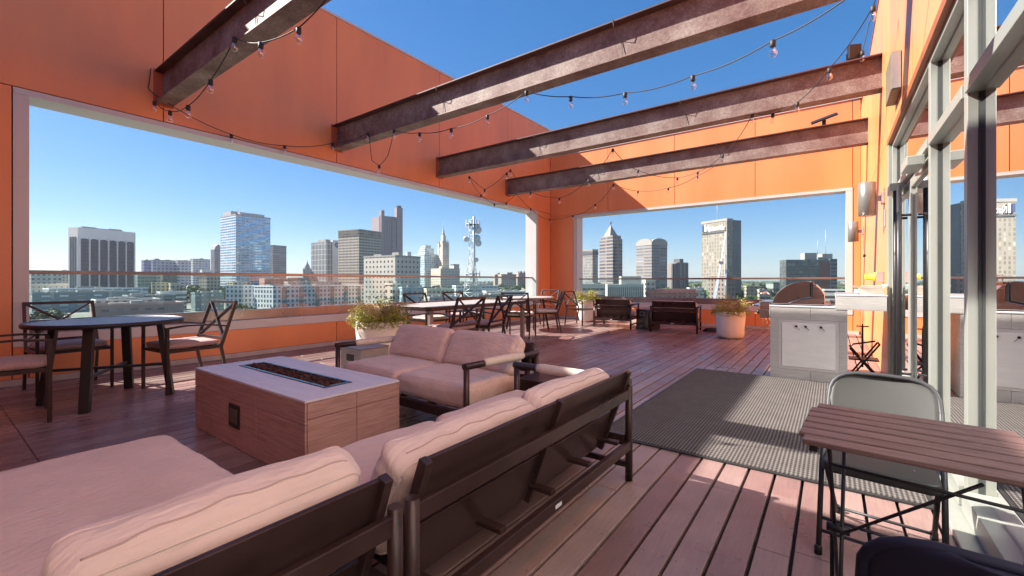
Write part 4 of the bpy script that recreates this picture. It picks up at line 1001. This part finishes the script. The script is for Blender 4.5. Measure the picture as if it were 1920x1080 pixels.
# H: twin pillar tower
gm_ = facade('violet_granite', (.22, .175, .19), (.06, .06, .10), 3.2, 3.8, .45, .5)
t, W, Dp, H = block('office_tower', 'tall mauve granite tower with two square pillars rising above its roof', 'tower', 697, 714, 754, 404, 760, 24, simple('mauve_stone', (.22, .175, .19), .7, scale=.03), part='core')
for nm, x0, x1, z1 in (('glazed_bay', -W*.34, -W*.10, H*.95), ('glazed_bay', .0, W*.20, H*.99)):
    MB().box(x0, x1, -Dp/2-1.2, -Dp/2+.3, 0, z1).build(nm, gm_, t)
for x0, x1, zz in ((-W*.5, -W*.36, H+9), (W*.22, W*.5, H+17)):
    MB().box(x0, x1, -Dp/2-2.2, -Dp/2+8, 0, zz).build('pillar', MC['mauve_stone'], t)
MB().box(W*.27, W*.45, -Dp/2-.5, -Dp/2+6, H+18.5, H+21).build('pillar_lantern', darkm, t)
b = MB(); [b.box(W*(.27+k*.06), W*(.28+k*.06), -Dp/2+.0, -Dp/2+6, H+16.5, H+18.5) for k in range(4)]; b.build('lantern_posts', darkm, t)
# I
t, W, Dp, H = block('office_block', 'beige block dotted with small square windows before the grid tower', 'building', 682, 741, 788, 481, 330, 43, facade('dotted_beige', (.50, .46, .39), (.045, .045, .05), 4.1, 3.9, .36, .42, gr=.25))
parapet(t, W, Dp, H, whitem, 1.2); rooftop(t, W, Dp, H, 4, 8, h=4)
# J
gl_ = facade('pale_glass', (.42, .48, .50), (.30, .42, .46), 4, 3.6, .7, .6, gr=.15, metal=.5)
t, W, Dp, H = block('office_tower', 'pale blue glass tower with stepped shoulders left of the ornate tower', 'tower', 775, 796, 822, 476, 700, 30, gl_)
MB().box(-W*.30, W*.34, -Dp*.3, Dp*.34, H+.02, H+10).build('upper_stage', gl_, t); MB().box(-W*.18, W*.22, -Dp*.2, Dp*.24, H+10.02, H+15).build('top_stage', gl_, t)
t, W, Dp, H = block('small_tower', 'tiny blue block between the mauve tower and the stepped glass one', 'building', 760, 764, 771, 472, 1100, 20, gl_)
# K: art deco tower
cr = facade('cream_stone', (.60, .52, .42), (.20, .17, .14), 2.6, 3.8, .35, .55)
crp = simple('cream_plain', (.62, .54, .44), .75, scale=.1)
t, W, Dp, H = block('ornate_tower', 'slender cream art deco tower with ornate crown and spire', 'tower', 821, 830, 842, 479, 700, 30, cr)
kx = W/2
for f_, z0, z1 in ((.86, 0, 14), (.62, 14, 24), (.44, 24, 33)): MB().box(-kx*f_, kx*f_, -Dp/2*f_, Dp/2*f_, H+z0+.02, H+z1).build('tower_stage', crp, t)
for sx in (-1, 1):
    for sy in (-1, 1): MB().box(sx*kx*.80-1.4, sx*kx*.80+1.4, sy*Dp*.40-1.4, sy*Dp*.40+1.4, H, H+20).lathe([(1.6, 20), (.2, 26)], (sx*kx*.80, sy*Dp*.40, H), 6).build('turret', crp, t)
MB().lathe([(kx*.42, 33), (kx*.40, 36), (kx*.18, 41), (.5, 47), (.25, 57)], (0, 0, H), 8).build('spire', crp, t)
t, W, Dp, H = block('ornate_annex', 'broad cream base building around the ornate tower', 'building', 808, 826, 862, 503, 660, 33, cr); rooftop(t, W, Dp, H, 2, 3, crp, 4)
t, W, Dp, H = block('stepped_block', 'cream block with dark roof edge just right of the ornate tower', 'building', 845, 851, 861, 497, 720, 30, cr); parapet(t, W, Dp, H, darkm, 1.5)
# M and far skyline beyond the mast
for lb, xl, xc, xr, yt, D in (('distant tan institutional block near the right jamb of the long opening', 934, 940, 968, 514, 800), ('distant tan block with roof turrets at the end of the long opening', 966, 972, 992, 511, 820), ('small distant reddish block right of the antenna mast', 925, 928, 938, 515, 900)):
    t, W, Dp, H = block('institution', lb, 'building', xl, xc, xr, yt, D, 20, facade('inst%d' % xl, (.36, .29, .24), (.10, .08, .08), 4, 4, .4, .5)); rooftop(t, W, Dp, H, 4, xl, tanm, 4)

# ---- back opening skyline
t, W, Dp, H = block('office_tower', 'pale grid tower at the left edge of the far opening', 'tower', 1084, 1111, 1121, 470, 560, 50, facade('pale_grid', (.28, .265, .245), (.17, .16, .16), 3.2, 3.7, .55, .5)); parapet(t, W, Dp, H, whitem, 2)
MB().box(-W/2-.5, W/2+.5, -Dp/2-.5, Dp/2+.5, H-5, H-1).build('crown_band', darkm, t)
st_ = facade('striped_stone', (.25, .21, .18), (.09, .09, .11), 60, 4.0, .97, .52, gr=.2)
t, W, Dp, H = block('office_tower', 'striped stone tower with a pyramid roof and finial, left in the far opening', 'tower', 1124, 1149, 1167, 447, 520, 40, st_)
MB().box(-W*.44, W*.44, -Dp*.44, Dp*.44, H+.02, H+4).build('shoulder', st_, t)
b = MB(); b.lathe([(W*.58, H+4), (W*.42, H+8), (.6, H+17)], n=4, smooth=False); o = b.build('pyramid_roof', simple('pyramid', (.30, .26, .23), .6), t); o.rotation_euler.z = R(45)
MB().lathe([(.4, H+16.5), (.3, H+19), (1.0, H+20), (1.0, H+21.5), (.2, H+22.5)], n=10).build('finial', darkm, t)
b = MB()
for k in range(9): b.box(-W/2+W*(k+.25)/9, -W/2+W*(k+.5)/9, -Dp/2-.5, -Dp/2+.02, 0, H*.34)
b.build('lower_piers', tanm, t)
MB().box(-W*.30, W*.30, -Dp/2-1.0, -Dp/2+.01, H*.30, H*.86).build('raised_bay', st_, t)
t, W, Dp, H = block('office_tower', 'grey banded tower with a shallow arched gable top, centre of the far opening', 'tower', 1193, 1222, 1251, 459, 540, 44, facade('grey_band', (.24, .22, .20), (.17, .17, .19), 40, 3.8, .96, .45, gr=.2), part='walls')
b = MB(); poly = [(-W/2-.5, H)]+[(W/2*math.cos(R(a)), H+3+5.5*math.sin(R(a))) for a in range(170, 9, -20)]+[(W/2+.5, H)]
b.prism(poly, -Dp/2-.4, -Dp/2+3, m).build('gable', whitem, t)
poly2 = [(-Dp/2-.5, H)]+[(Dp/2*math.cos(R(a)), H+3+5.5*math.sin(R(a))) for a in range(170, 9, -20)]+[(Dp/2+.5, H)]
m2_ = Matrix(((0, 0, 1, 0), (1, 0, 0, 0), (0, 1, 0, 0), (0, 0, 0, 1)))
MB().prism(poly2, -W/2-.4, -W/2+3, m2_).build('gable', whitem, t)
MB().box(-W*.32, W*.32, -Dp*.32, Dp*.32, H+.02, H+6).build('roof_plant', whitem, t)
t, W, Dp, H = block('office_tower', 'shorter tower with pale vertical panels and dark corner strips', 'tower', 1250, 1272, 1290, 492, 560, 40, facade('vert_panels', (.27, .24, .215), (.15, .135, .12), 1.6, 60, .3, .99, gr=.4))
for a, c in ((-W/2-.3, -W/2+2), (W/2-3.5, W/2+.3), (-1, 1)): MB().box(a, c, -Dp/2-.4, -Dp/2+1, 0, H-1).build('corner_glazing', darkm, t)
MB().box(-W/2-.45, -W/2+1, -Dp/2+Dp*.42, -Dp/2+Dp*.58, 0, H-1).build('corner_glazing', darkm, t); MB().box(W*.0, W*.4, -Dp*.2, Dp*.3, H+.02, H+5).build('roof_plant', darkm, t)
# tall slab tower with sign
sm = facade('ribbed_slab', (.28, .255, .205), (.20, .18, .145), 3.4, 3.9, .5, .7, gr=.6, wr=.75)
t, W, Dp, H = block('office_tower', 'tallest pale slab tower with white lettering along its top, in the far opening', 'tower', 1316, 1363, 1389, 413, 470, 52, sm)
MB().box(-W/2+W*.42, W/2+.4, -Dp/2-.2, Dp/2-3, 0, H+1).build('side_slab', darkm, t); MB().box(-W/2-.5, -W/2+W*.40, -Dp/2-.6, Dp/2+.5, H-.5, H+2.2).build('crown_band', whitem, t)
MB().box(-W/2-.9, -W/2-.1, -Dp/2-.6, -Dp/2+2.6, 0, H-12).build('corner_rib', whitem, t)
sb = MB().box(-W/2-.8, -W/2-.05, -Dp/2+2, Dp/2-.2, H-12.5, H-11).build('sign_shelf', darkm, t)
try:
    cu = bpy.data.curves.new('sign_letters', 'FONT'); cu.body = 'Nationwide'; cu.size = 8.4; cu.extrude = .25; cu.align_x = 'LEFT'
    to = bpy.data.objects.new('tmp_letters', cu); COL.objects.link(to); bpy.context.view_layer.update()
    me = bpy.data.meshes.new_from_object(to.evaluated_get(bpy.context.evaluated_depsgraph_get())); me.name = 'sign_letters'; bpy.data.objects.remove(to)
    xs = [v.co.x for v in me.vertices]; L_ = max(xs)-min(xs); f_ = Dp*.70/L_
    me.transform(Matrix.Scale(f_, 4, (1, 0, 0)))
    so_ = bpy.data.objects.new('sign_letters', me); COL.objects.link(so_); so_.parent = t; me.materials.append(simple('letter_white', (.85, .85, .85), .5))
    so_.rotation_euler = (R(90), 0, R(-90)); so_.location = (-W/2-1.0, Dp/2-Dp*.22, H-9.8)
except Exception as ex: print('sign', ex)
MB().box(-W/2-1.3, -W/2-.5, Dp/2-Dp*.11, Dp/2-Dp*.04, H-9.5, H-2).build('sign_emblem', simple('sign_dark', (.05, .07, .16), .4), t); MB().box(-W/2-1.3, -W/2-.5, Dp/2-Dp*.20, Dp/2-Dp*.14, H-9.5, H-2).build('sign_emblem', simple('letter_white', (.85, .85, .85), .5), t)
antenna(t, W*.0-6, 0, H, 24, .4)
# brick mid rise before it
t, W, Dp, H = block('brick_midrise', 'brown brick mid rise before the tallest slab tower, beside the crane', 'building', 1329, 1362, 1380, 518, 330, 46, facade('brick_grid', (.26, .18, .145), (.05, .05, .06), 3.4, 3.5, .40, .55, gr=.25)); parapet(t, W, Dp, H, tanm, 1)
# mobile crane
c = atk(1337, 590, 300); base = Vector((c.x, c.y, GZ)); tip = atk(1361, 437, 300); t = empty('mobile_crane', base, label='white telescopic crane boom rising in front of the slab tower', cat='crane')
L3 = tip-base; q0, q1, q2, q3 = Vector((0, 0, 3)), L3*.40+UZ*1, L3*.62+UZ*.6, L3
MB().bar(q0, q1, 1.9, 1.9).build('boom_section', simple('crane_white', (.55, .57, .60), .4), t); MB().bar(q1, q2, 1.3, 1.3).build('boom_section', MC['crane_white'], t); MB().bar(q2, q3, .8, .8).build('boom_section', simple('crane_pale', (.7, .7, .7), .4), t)
MB().bar(q2-L3*.01, q2+L3*.015, 2.4, 2.4).build('boom_head', darkm, t); MB().box(-4, 4, -1.5, 1.5, 0, 3).build('carrier', MC['crane_white'], t, bevel=.2)
MB().bar(q3, q3-UZ*18, .1, .1).build('hoist_rope', darkm, t)
c = atk(1361, 600, 300); base = Vector((c.x, c.y, GZ)); tip = atk(1362, 478, 300); t = empty('lift_mast', base, label='thin upright lift mast just right of the crane boom', cat='mast')
MB().tube([(0, 0, 0), (0, 0, (tip-base).z*.75)], .55, 8).tube([(0, 0, (tip-base).z*.75), (0, 0, (tip-base).z)], .3, 8).build('mast', MC['crane_white'], t); MB().box(-1, 1, -1, 1, 7, 10).build('mast_collar', darkm, t)
# dark glass block
t, W, Dp, H = block('glass_block', 'wide dark glass office block with a dull red reflection and roof masts', 'building', 1462, 1474, 1569, 487, 420, 22, facade('dark_glass', (.07, .08, .08), (.09, .11, .11), 3.5, 3.6, .9, .86, gr=.1, wr=.4, metal=.4, wvar=.15))
MB().box(W*.16, W*.36, -Dp/2-.1, -Dp/2+.02, 4, H-2).build('red_reflection', simple('red_reflection', (.16, .055, .05), .3), t); MB().box(W*.36, W/2+.2, -Dp/2-.3, Dp/2, 0, H+.5).build('stair_bay', facade('stairbay', (.16, .19, .19), (.05, .07, .08), 8, 3.6, .8, .6), t)  # red reflection in the glass painted as a flat coloured panel
MB().box(-W*.1, W*.14, -Dp*.3, Dp*.3, H, H+6.5).build('roof_plant', whitem, t); MB().box(W*.25, W*.45, -Dp*.3, Dp*.3, H+.6, H+5.5).build('roof_plant', whitem, t); antenna(t, W*.36, 0, H+5, 24, .3); antenna(t, W*.2, 0, H+5, 14, .25)
# museum like block with vertical slots
t, W, Dp, H = block('slotted_building', 'white civic building with a row of tall narrow window slots', 'building', 1136, 1139, 1207, 533, 300, 4, simple('civic_white', (.42, .41, .36), .75, scale=.1), dd=22)
for k in range(17):
    x = -W/2+W*(k+.6)/17.2; MB().box(x-W*.012, x+W*.012, -Dp/2-.08, -Dp/2+.3, H*.36, H*.90).build('window', darkm, t)
MB().box(-W/2-.5, W/2+.5, -Dp/2-.9, -Dp/2+.01, H*.18, H*.30).build('ledge', MC['civic_white'], t); MB().box(-W*.1, W*.45, -Dp*.3, Dp*.4, H, H+5.5).build('penthouse', MC['civic_white'], t)
LB = 0
def low(lab, xl, xc, xr, yt, D, psi, wall, glass=(.06, .06, .07), bw=4, fh=3.6, fu=.5, fv=.5, name='low_building', seed=None, par=True, units=3, cat='building', dd=None, pm=None):
    global LB; LB += 1
    t, W, Dp, H = block(name, lab, cat, xl, xc, xr, yt, D, psi, facade('low%d' % LB, wall, glass, bw, fh, fu, fv, gr=.3), dd=dd)
    if par: parapet(t, W, Dp, H, pm or simple('lowpar%d' % LB, tuple(min(1, c*1.25) for c in wall), .8), .9, .4)
    if units: rooftop(t, W, Dp, H, units, seed or LB, h=2.2)
    MB().box(-W/2+.6, W/2-.6, -Dp/2+.6, Dp/2-.6, H+.015, H+.1).build('roof', roofm, t)
    return t, W, Dp, H
low('pale annex right of the slotted civic building', 1205, 1211, 1229, 527, 330, 30, (.50, .46, .38))
low('long pale low block behind the trees left of the slotted civic building', 1086, 1092, 1140, 534, 380, 12, (.52, .48, .40), fu=.9, fv=.3, fh=6)
t, W, Dp, H = low('red brick terrace with many small dormers in the far opening', 1212, 1216, 1306, 549, 300, 8, (.46, .17, .13), (.10, .06, .05), 3.2, 3.2, .4, .5, units=0, dd=14)
for k in range(11):
    x = -W/2+W*(k+.5)/11; MB().box(x-1.6, x+1.6, -Dp/2+1, -Dp/2+6, H, H+2.6).build('dormer', MC['low3'], t)
low('tan block at the right end of the red brick terrace', 1298, 1306, 1316, 545, 310, 40, (.48, .40, .30))
low('low white hall between the panelled tower and the slab tower', 1288, 1293, 1320, 541, 420, 20, (.55, .54, .52), fu=.8, fv=.3)
low('low green roofed arena hall left of the grill hood', 1436, 1450, 1500, 531, 520, 20, (.28, .30, .28), fu=.9, fv=.3, fh=8, units=0, pm=simple('green_roof', (.10, .16, .12), .6))
low('low brown blocks among trees right of the brick mid rise', 1395, 1400, 1428, 538, 430, 25, (.34, .27, .20))
low('white parking deck with dark open levels right of the grill hood', 1541, 1546, 1592, 545, 260, 12, (.60, .58, .54), (.07, .07, .07), 40, 3.6, .97, .45, units=0)
low('tan block with shaded bridge left of the grill', 1420, 1424, 1446, 545, 340, 20, (.40, .34, .27), fu=.9, fv=.4)
# ---- left opening low city
low('white apartment wing with dark grid windows, nearest block right of the left chair', 423, 454, 476, 537, 312, 46, (0.62, 0.62, 0.62), (.05, .06, .07), 3.5, 3.3, .5, .6, name='apartment_building', units=2)
t, W, Dp, H = low('long white and teal apartment row seen through the railing glass', 476, 512, 682, 538, 300, 33, (0.62, 0.62, 0.62), (.05, .07, .08), 3.4, 3.3, .5, .6, name='apartment_building', units=5)
tealm = facade('teal_bay', (.14, .20, .20), (.06, .10, .12), 2.8, 3.3, .6, .6, gr=.15)
for k in range(6):
    x = -W/2+W*(k+.62)/6; MB().box(x-W*.022, x+W*.022, -Dp/2-.25, -Dp/2+.2, 0, H-.2).build('recessed_bay', tealm, t)
    for j in range(5): MB().box(x-W*.020, x+W*.020, -Dp/2-1.3, -Dp/2-.25, 3.3*j+3, 3.3*j+3.15).build('balcony', metalm, t)
low('beige stepped block behind the apartment row, right of the glass tower', 424, 438, 470, 530, 420, 30, (0.59, 0.50, 0.38))
low('long red brown roofed block behind the apartment row', 486, 496, 596, 524, 430, 14, (0.41, 0.20, 0.16), (.12, .08, .07), units=5)
low('dark roofed block between apartment row and ribbed tower', 533, 540, 640, 530, 380, 16, (0.27, 0.27, 0.27), units=6)
low('beige sidewalk block at the foot of the dotted building', 722, 736, 750, 534, 250, 45, (0.62, 0.57, 0.45), (.05, .05, .05), 4, 3.6, .4, .5)
low('teal glass block right of the dotted building foot', 748, 754, 792, 541, 245, 18, (0.27, 0.36, 0.38), (.10, .16, .18), 3, 3.4, .6, .6)
low('cream low block with flat roof left of the antenna mast', 795, 800, 852, 543, 380, 15, (0.62, 0.61, 0.46))
low('pale blue roofed warehouse behind the antenna mast', 848, 855, 935, 537, 420, 12, (0.57, 0.62, 0.62), fu=.8, fv=.3, units=4)
low('white low shed right of the antenna mast', 905, 912, 985, 548, 330, 12, (0.62, 0.62, 0.62), fu=.8, fv=.3, units=4)
low('long dark low block below the far institutional buildings', 860, 870, 1000, 556, 240, 10, (0.23, 0.24, 0.24), (.06, .07, .07), 5, 3.4, .6, .4, units=5)
low('small grey block with rooftop units left of the mast foot', 800, 806, 870, 560, 235, 15, (0.32, 0.34, 0.34), units=6)
low('old beige block with arched windows at the far left', 52, 58, 116, 512, 560, 16, (0.57, 0.51, 0.45), (.12, .10, .09), 5, 5.5, .5, .5)
low('narrow tan block just left of the arched tower', 112, 116, 130, 508, 600, 16, (0.62, 0.57, 0.46))
low('wide grey roofed hall at the foot of the arched tower, left part', 48, 58, 160, 534, 420, 14, (0.41, 0.41, 0.36), fu=.2, units=2)
low('long white canopied building below the arched tower', 80, 92, 278, 543, 360, 10, (0.62, 0.62, 0.62), (.12, .17, .18), 7, 6, .85, .6, units=2)
low('long dark teal parking garage at the far left', 46, 60, 262, 551, 300, 8, (0.18, 0.24, 0.24), (.32, .36, .35), 9, 3.3, .5, .35, units=8)
low('second dark parking garage behind the round table', 230, 240, 330, 556, 300, 12, (0.20, 0.24, 0.24), (.05, .06, .06), 6, 3.3, .7, .4, units=5)
low('brown brick low block just above the round table', 168, 175, 345, 574, 235, 4, (0.34, 0.22, 0.18), (.12, .12, .12), 6, 4, .5, .3, units=3, dd=22)
low('low grey block with pale roof clutter behind the brown brick one', 170, 180, 300, 565, 262, 6, (0.46, 0.45, 0.41), units=9, dd=20)
low('yellow tan block with saw toothed parapet', 284, 289, 314, 531, 460, 18, (0.62, 0.54, 0.32), units=0)
low('second yellow tan block with saw toothed parapet', 316, 320, 338, 532, 460, 18, (0.62, 0.51, 0.34), units=0)
low('dark green glass cube below the blue clad blocks', 300, 306, 332, 514, 540, 22, (0.11, 0.15, 0.14), (.05, .08, .07), 3, 3.6, .8, .8, units=0)
low('green glass low block right of the arched tower', 252, 258, 300, 517, 520, 16, (0.22, 0.30, 0.27), (.06, .10, .10), 4, 4, .8, .5, units=2)
low('ramped parking deck with slanted white rails', 294, 301, 350, 549, 330, 18, (0.57, 0.58, 0.54), (.06, .07, .07), 20, 3.2, .96, .5, units=3)
low('dark teal low office with ribbon windows left of the white apartments', 358, 366, 420, 551, 320, 14, (0.14, 0.19, 0.19), (.22, .28, .28), 3, 3.3, .5, .4, units=4)
low('tan brown office block below the pointed grey tower', 371, 388, 413, 517, 480, 36, (0.51, 0.42, 0.32), (.06, .05, .05), 4, 3.8, .5, .45, units=2)
low('white box behind the tan brown office block', 375, 379, 396, 507, 640, 20, (0.62, 0.62, 0.62), units=0)
# antenna mast
c = atk(886, 590, 115); t = empty('antenna_mast', (c.x, c.y, GZ), label='white lattice telecom mast with dishes and panel antennas', cat='mast')
Hm = ztop(412, 115); wb, wt = 4.4, .9
wm = simple('mast_white', (.62, .62, .62), .45, metal=.2)
def leg(k, z):
    f_ = min(1, max(0, (Hm*.72-z)/(Hm*.2))); r_ = .95+1.35*f_+.5*max(0, 1-z/(Hm*.4)); a = R(90+120*k); return Vector((r_*math.cos(a), r_*math.sin(a), z))
b = MB(); zs = [Hm*i/16 for i in range(17)]
for k in range(3): b.tube([leg(k, z) for z in zs], .10, 6)
for z0, z1 in zip(zs, zs[1:]):
    for k in range(3):
        b.tube([leg(k, z0), leg((k+1) % 3, z1)], .05, 4); b.tube([leg((k+1) % 3, z0), leg(k, z1)], .05, 4); b.tube([leg(k, z1), leg((k+1) % 3, z1)], .045, 4)
b.tube([Vector((0.45, 0, Hm*.55)), Vector((0.45, 0, Hm+.8))], .28, 8)
b.build('lattice', wm, t)
def mk_dish(px, py, rd):
    q = atk(px, py, 115)-Vector((c.x, c.y, GZ)); d = (-Vector((q.x+c.x, q.y+c.y, 0))).normalized()
    o = MB().lathe([(rd*.9, -.5), (rd, -.3), (rd, .25), (rd*.7, .42), (.05, .48)], n=24, axis='y').build('dish', wm, t); o.location = q-d*.2; o.rotation_euler = (0, 0, math.atan2(d.y, d.x)-R(90)); return o
mk_dish(896, 431, 1.0); mk_dish(874, 448, .75); mk_dish(894, 447, 1.0); mk_dish(897, 456, .85); mk_dish(893, 487, .6)
for zc, rad, npan, ph in ((Hm-1.3, 1.9, 12, 2.2), (Hm*.63, 2.1, 6, 1.4), (Hm*.55, 2.2, 9, 1.6)):
    MB().lathe([(rad, -.06), (rad, .06), (rad-.12, .06), (rad-.12, -.06)], (0, 0, zc), 24).build('antenna_ring', wm, t)
    for k in range(npan):
        a = 2*math.pi*k/npan+.2; o = MB().box(-.14, .14, -.07, .07, -ph/2, ph/2).build('panel_antenna', wm, t, bevel=.03); o.location = (rad*math.cos(a), rad*math.sin(a), zc); o.rotation_euler.z = a+R(90)
# ---- trees
def tree_proto(seed, h=9):
    q = random.Random(seed); t = empty('city_tree')
    b = MB(); b.tube([(0, 0, 0), (.1, 0, h*.25), (0, .1, h*.55)], [.3, .22, .1], 6)
    for k in range(5):
        a = q.uniform(0, 6.28); b.tube([(0, 0, h*.3+k*.3), (math.cos(a)*h*.2, math.sin(a)*h*.2, h*.55+k*.3)], [.12, .04], 4)
    b.build('trunk', M['bark'], t)
    b = MB(); cl = [(q.uniform(-.28, .28)*h, q.uniform(-.28, .28)*h, q.uniform(.4, .88)*h, q.uniform(.13, .24)*h) for _ in range(11)]
    for k in range(900):
        cx, cy, cz_, r_ = q.choice(cl); d = Vector((q.gauss(0, 1), q.gauss(0, 1), q.gauss(0, 1))).normalized()*r_*q.uniform(.6, 1.05)
        p = Vector((cx, cy, cz_))+d; u = Vector((q.gauss(0, 1), q.gauss(0, 1), q.gauss(0, 1))).normalized(); v = u.cross(d).normalized() if u.cross(d).length > .01 else UZ
        s_ = q.uniform(.22, .5); b.quad(p-u*s_-v*s_*.6, p+u*s_-v*s_*.6, p+u*s_+v*s_*.6, p-u*s_+v*s_*.6)
    b.build('crown', M['leaf'], t, recalc=False); return t
tp = [tree_proto(1), tree_proto(2), tree_proto(3)]; first = [True]*3
ORD = ['first', 'second', 'third', 'fourth', 'fifth', 'sixth', 'seventh', 'eighth', 'ninth', 'tenth', 'eleventh', 'twelfth', 'thirteenth', 'fourteenth', 'fifteenth', 'sixteenth']
q = random.Random(11)
for (x0, x1, d0, d1, n, what, sc) in ((1088, 1134, 215, 270, 12, 'below the slotted civic building in the far opening', 1.0), (1316, 1330, 260, 300, 3, 'left of the crane in the far opening', 1.0), (1380, 1436, 240, 420, 16, 'between the brick mid rise and the grill in the far opening', 1.0),
                                  (1440, 1470, 300, 420, 5, 'behind the grill hood', 1.0), (1380, 1400, 200, 230, 4, 'low in the far opening near the planter', 1.0), (345, 395, 400, 480, 8, 'left of the blue glass tower', 1.5), (424, 480, 262, 285, 8, 'in front of the white apartment wing', .7),
                                  (480, 640, 262, 280, 10, 'in front of the long apartment row', .55), (700, 740, 225, 240, 5, 'in front of the beige blocks above the near planter', .9), (780, 990, 190, 215, 12, 'low beyond the long table and railing', .8), (860, 985, 500, 700, 10, 'on the skyline right of the mast', 1.4), (60, 130, 215, 235, 5, 'low at the far left beyond the round table', .8), (1290, 1316, 330, 420, 4, 'behind the tan block in the far opening', 1.0)):
    pxs = sorted(q.uniform(x0, x1) for _ in range(n))
    for k in range(n):
        px = pxs[k]; D = q.uniform(d0, d1); c = atk(px, HY, D)
        i = q.randrange(3)
        if first[i]: o = tp[i]; first[i] = False
        else: o = copy_tree(tp[i])
        o.location = (c.x, c.y, GZ); o.rotation_euler.z = q.uniform(0, 6); s_ = sc*q.uniform(.8, 1.3); o.scale = (s_, s_, s_)
        tag(o, ORD[k]+' tree '+what, 'tree', 'city trees '+what)
# ---- far off town and woods that read as one mass
b = MB(); q = random.Random(4)
for k in range(2600):
    px = q.uniform(-60, 1640); D = 10**q.uniform(math.log10(800), math.log10(6000)); c = atk(px, HY, D)
    w_ = q.uniform(8, 34)*(D/1200)**.3; d_ = q.uniform(8, 30); h_ = q.uniform(4, 13)*(1+.5*(q.random() < .06))
    b.box(-w_/2, w_/2, -d_/2, d_/2, 0, h_, Matrix.Translation((c.x, c.y, GZ)) @ Matrix.Rotation(q.uniform(0, .8), 4, 'Z'))
def town_mat():
    m, n, N, L, P = nmat('far_town'); gg = N.new('ShaderNodeNewGeometry')
    L.new(ramp(n, gg.outputs['Random Per Island'], [(0, (.22, .18, .15)), (.3, (.38, .33, .28)), (.6, (.28, .26, .25)), (.85, (.5, .48, .45)), (1, (.30, .14, .11))]), P.inputs['Base Color']); P.inputs['Roughness'].default_value = .9; return m
o = b.build('distant_town', town_mat(), recalc=False); tag(o, 'mass of small distant roofs spreading to the horizon', 'townscape', kind='stuff')
b = MB()
for k in range(9000):
    px = q.uniform(-60, 1640); D = 10**q.uniform(math.log10(450), math.log10(7000)); c = atk(px, HY, D); r_ = q.uniform(4, 9)*(1+D/5000)
    for j in range(3):
        u = Vector((q.gauss(0, 1), q.gauss(0, 1), q.gauss(0, .6))).normalized(); v = u.cross(Vector((q.gauss(0, 1), q.gauss(0, 1), q.gauss(0, 1)))).normalized(); p = Vector((c.x+q.uniform(-4, 4), c.y+q.uniform(-4, 4), GZ+r_*.8+q.uniform(0, 3)))
        b.quad(p-u*r_*.6-v*r_*.5, p+u*r_*.6-v*r_*.5, p+u*r_*.6+v*r_*.5, p-u*r_*.6+v*r_*.5)
o = b.build('distant_woods', M['leaf'], recalc=False); tag(o, 'dark green mass of distant trees below the horizon', 'woods', kind='stuff')

# ---- thin summer haze
hz = MB().box(-4200, 3000, -300, 6400, GZ-1, 175).build('haze', bpy.data.materials.new('haze'))
hm = hz.data.materials[0]; hm.use_nodes = True; hn = hm.node_tree; hn.nodes.clear()
pv = hn.nodes.new('ShaderNodeVolumePrincipled'); pv.inputs['Color'].default_value = (.86, .90, .97, 1); pv.inputs['Density'].default_value = .00009; pv.inputs['Anisotropy'].default_value = .2
ho = hn.nodes.new('ShaderNodeOutputMaterial'); hn.links.new(pv.outputs[0], ho.inputs['Volume']); hz['kind'] = 'stuff'
